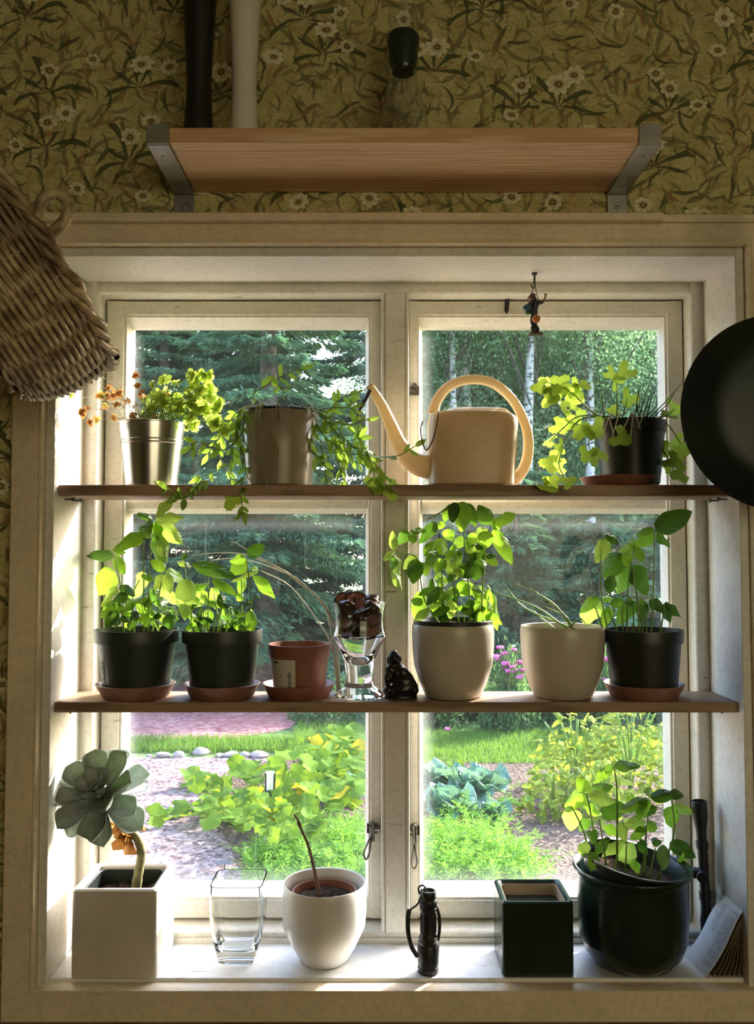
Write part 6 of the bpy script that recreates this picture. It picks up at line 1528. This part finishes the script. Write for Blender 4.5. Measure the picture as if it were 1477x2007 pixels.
def tree(x, y, kind, q, s, label, rot, bare=0.0):
    if kind == 'spruce':
        t = thing('spruce_tree', (x, y, ZG), label, 'tree', 'spruces beyond the garden')
        M = Matrix.Translation((x, y, ZG)) @ Matrix.Rotation(rot, 4, 'Z') @ Matrix.Scale(s, 4)
        o = put('foliage', SP[q], t, M @ Matrix.Translation((0, 0, bare)))
        H = SPH[q] * s
        MB().tube([(x, y, ZG), (x, y, ZG + H * 0.5), (x, y, ZG + H * 0.98)], [0.022 * H, 0.014 * H, 0.003], 9).build('trunk', M_bark, t, angle=180)
    else:
        t = thing('birch_tree', (x, y, ZG), label, 'tree', 'birches beyond the garden')
        me, c = BI[q]
        put('foliage', me, t, Matrix.Translation((x, y, ZG)) @ Matrix.Rotation(rot, 4, 'Z') @ Matrix.Scale(s, 4))
        H = (9.0, 8.0, 12.0)[q] * s; lean = 0.12 * math.sin(rot * 3)
        axis = [Vector((x + lean * u * H * 0.3 + 0.08 * math.sin(5 * u + rot), y, ZG + H * 0.95 * u)) for u in [i / 8 for i in range(9)]]
        MB().tube(axis, [0.15 * s * (1.05 - i / 8) for i in range(9)], 8).build('trunk', M_birchbark, t, angle=180)
        R = Matrix.Rotation(rot, 3, 'Z'); b = MB()
        for i in range(0, len(c), 4):
            e = R @ Vector(c[i]) * s + Vector((x, y, ZG)); u = min(0.9, max(0.15, (e.z - ZG) / H - 0.16)); st = axis[0].lerp(axis[-1], u)
            b.tube(smooth_path([st, st.lerp(e, 0.5) + Vector((0, 0, 0.15)), e], 3), [0.035 * s * (1.1 - u)] * 3 + [0.012] * 3 if False else 0.018 * s, 5)
        b.build('branches', M_bark, t, angle=180)
    return t
L_ = [(-1.55, 11.3, 'spruce', 0, 1.0, 'big spruce standing behind the goblet with its trunk at the roadside', 0.4, 0.55), (-3.6, 13.6, 'spruce', 1, 1.0, 'dark spruce behind the leftmost basil', 1.3, 0.0), (-5.6, 14.2, 'spruce', 0, 1.0, 'spruce at the left edge of the left pane', 2.2, 0.0), (-2.5, 16.0, 'spruce', 0, 1.15, 'tall spruce in the second row behind the trailing plant', 3.0, 0.0), (-0.1, 14.6, 'spruce', 1, 1.05, 'spruce straight behind the window post', 4.0, 0.0), (-4.7, 18.0, 'spruce', 1, 1.3, 'far spruce between the two left spruces', 5.0, 0.0), (-7.8, 17.5, 'spruce', 1, 1.2, 'far spruce beyond the left window edge', 0.2, 0.0),
      (0.9, 12.2, 'spruce', 2, 0.95, 'young spruce behind the tall basil in the right pane', 1.0, 0.0), (2.2, 12.8, 'spruce', 2, 1.0, 'young spruce behind the chive pot', 2.0, 0.0), (3.5, 12.6, 'spruce', 2, 1.0, 'young spruce behind the right basil', 3.3, 0.0), (4.8, 13.2, 'spruce', 2, 1.05, 'young spruce at the right edge of the right pane', 4.4, 0.0), (1.6, 14.6, 'spruce', 2, 1.1, 'young spruce in the second row right of the window post', 5.2, 0.0), (3.0, 15.0, 'spruce', 2, 1.1, 'young spruce in the second row behind the chive pot', 0.7, 0.0), (6.2, 13.8, 'spruce', 2, 1.0, 'young spruce beyond the right window edge', 1.9, 0.0),
      (1.2, 18.2, 'birch', 0, 1.0, 'birch above the watering can handle', 0.5), (2.8, 19.0, 'birch', 1, 1.1, 'birch with forked trunk right of the watering can', 1.6), (4.3, 18.6, 'birch', 0, 1.0, 'birch behind the hanging figurine', 2.5), (5.9, 19.6, 'birch', 1, 1.15, 'birch above the celery pot', 3.6), (7.4, 20.2, 'birch', 0, 1.1, 'birch at the right edge of the upper right pane', 4.6), (2.0, 23.0, 'birch', 1, 1.5, 'far birch in the back row above the watering can', 5.5), (4.8, 24.0, 'birch', 0, 1.45, 'far birch in the back row behind the figurine', 0.9), (7.8, 24.5, 'birch', 1, 1.5, 'far birch in the back row at the right', 2.0), (1.35, 16.6, 'birch', 2, 0.95, 'slender birch trunk at the left edge of the upper right pane', 0.3), (2.0, 17.2, 'birch', 2, 1.0, 'pale birch trunk just right of the window post', 1.2), (3.0, 16.8, 'birch', 2, 1.05, 'thickest birch trunk left of the figurine', 2.6), (4.6, 17.3, 'birch', 2, 0.95, 'slender birch trunk right of the figurine', 4.0)]
for a in L_: tree(*a)

# --- rain gauge, stake and plant sign in the bed
c = W(529, 1520, 4.9); g0 = G(533, 1640)
base = Vector((W(533, 1640, 4.9).x, 4.9, ZG)); k = ppm(4.9)
t = thing('rain_gauge', base, 'clear rain gauge on a thin black rod among the pumpkin leaves', 'rain gauge')
zt_, zb_ = W(529, 1513, 4.9).z, W(529, 1556, 4.9).z
MB().tube([base, Vector((c.x, 4.9, zb_ - 0.01))], 0.006, 8).build('rod', M_black, t)
MB().lathe([(0, zb_ - 0.05), (2.5 * k, zb_ - 0.045), (8.5 * k, zb_), (9 * k, zb_ + 0.03), (7.5 * k, zb_ + 0.03), (0, zb_ + 0.005)], (c.x, 4.9, 0), 20).build('holder', M_black, t)
MB().lathe([(0, zb_ + 0.002), (7 * k, zb_ + 0.004), (7 * k, zt_ - 0.02), (9 * k, zt_), (8.2 * k, zt_), (6.2 * k, zt_ - 0.02), (6.2 * k, zb_ + 0.008), (0, zb_ + 0.006)], (c.x, 4.9, 0), 20).build('tube', simple('milky_plastic', (0.75, 0.74, 0.58), 0.3), t)
for s in (-1, 1): MB().tube([(c.x + s * 8.2 * k, 4.9, zb_), (c.x + s * 7.5 * k, 4.9, zt_ - 0.03), (c.x + s * 8.6 * k, 4.9, zt_ - 0.01)], 0.0075, 6).build('holder_arm', M_black, t)
g = G(688, 1475); k = (g.y - CAM.y) / FPX
o = MB().box(g.x - 5 * k, g.x + 5 * k, g.y - 0.03, g.y + 0.03, ZG - 0.05, ZG + 32 * k).build('garden_stake', simple('weathered_wood', (0.34, 0.28, 0.22), 0.85, var=0.3, scale=20), None, bevel=0.006)
tag(o, 'weathered wooden stake standing in the grass by the window post', 'stake')
Yq = 4.35; c = W(440, 1690, Yq); k = ppm(Yq)
t = thing('plant_marker', (c.x, Yq, ZG), 'small grey plant marker on a wire stem by the gravel path', 'plant marker')
MB().tube([(c.x, Yq, ZG), (c.x, Yq, c.z)], 0.004, 6).build('wire', M_black, t)
MB().box(c.x - 15 * k, c.x + 10 * k, Yq - 0.004, Yq, c.z - 4 * k, c.z + 4 * k).build('plate', simple('grey_slate', (0.22, 0.24, 0.30), 0.6), t, bevel=0.002)
# --- the wood goes on past both sides of the window
t = thing('woodland_edge', (9.0, 18.0, ZG), 'mixed spruce and birch woodland continuing past the sides of the window view', 'woodland', kind='stuff')
for x, y, me, s, rot in ((7.6, 14.2, SP[2], 1.05, 0.4), (9.2, 14.8, SP[2], 1.1, 1.4), (10.9, 15.6, SP[2], 1.1, 2.6), (12.8, 16.4, SP[2], 1.1, 3.3), (9.4, 21.0, BI[0][0], 1.1, 0.8), (11.6, 22.0, BI[1][0], 1.2, 1.9), (13.8, 23.0, BI[0][0], 1.15, 3.0), (16.5, 24.5, BI[1][0], 1.2, 4.2), (10.8, 26.0, BI[0][0], 1.3, 5.0), (14.8, 27.5, BI[1][0], 1.4, 0.3), (-8.6, 14.4, SP[1], 1.0, 0.6), (-10.8, 15.4, SP[0], 1.0, 1.7), (-13.2, 16.8, SP[1], 1.1, 2.9), (-10.4, 20.0, SP[0], 1.2, 4.0)):
    put('foliage', me, t, Matrix.Translation((x, y, ZG)) @ Matrix.Rotation(rot, 4, 'Z') @ Matrix.Scale(s, 4))
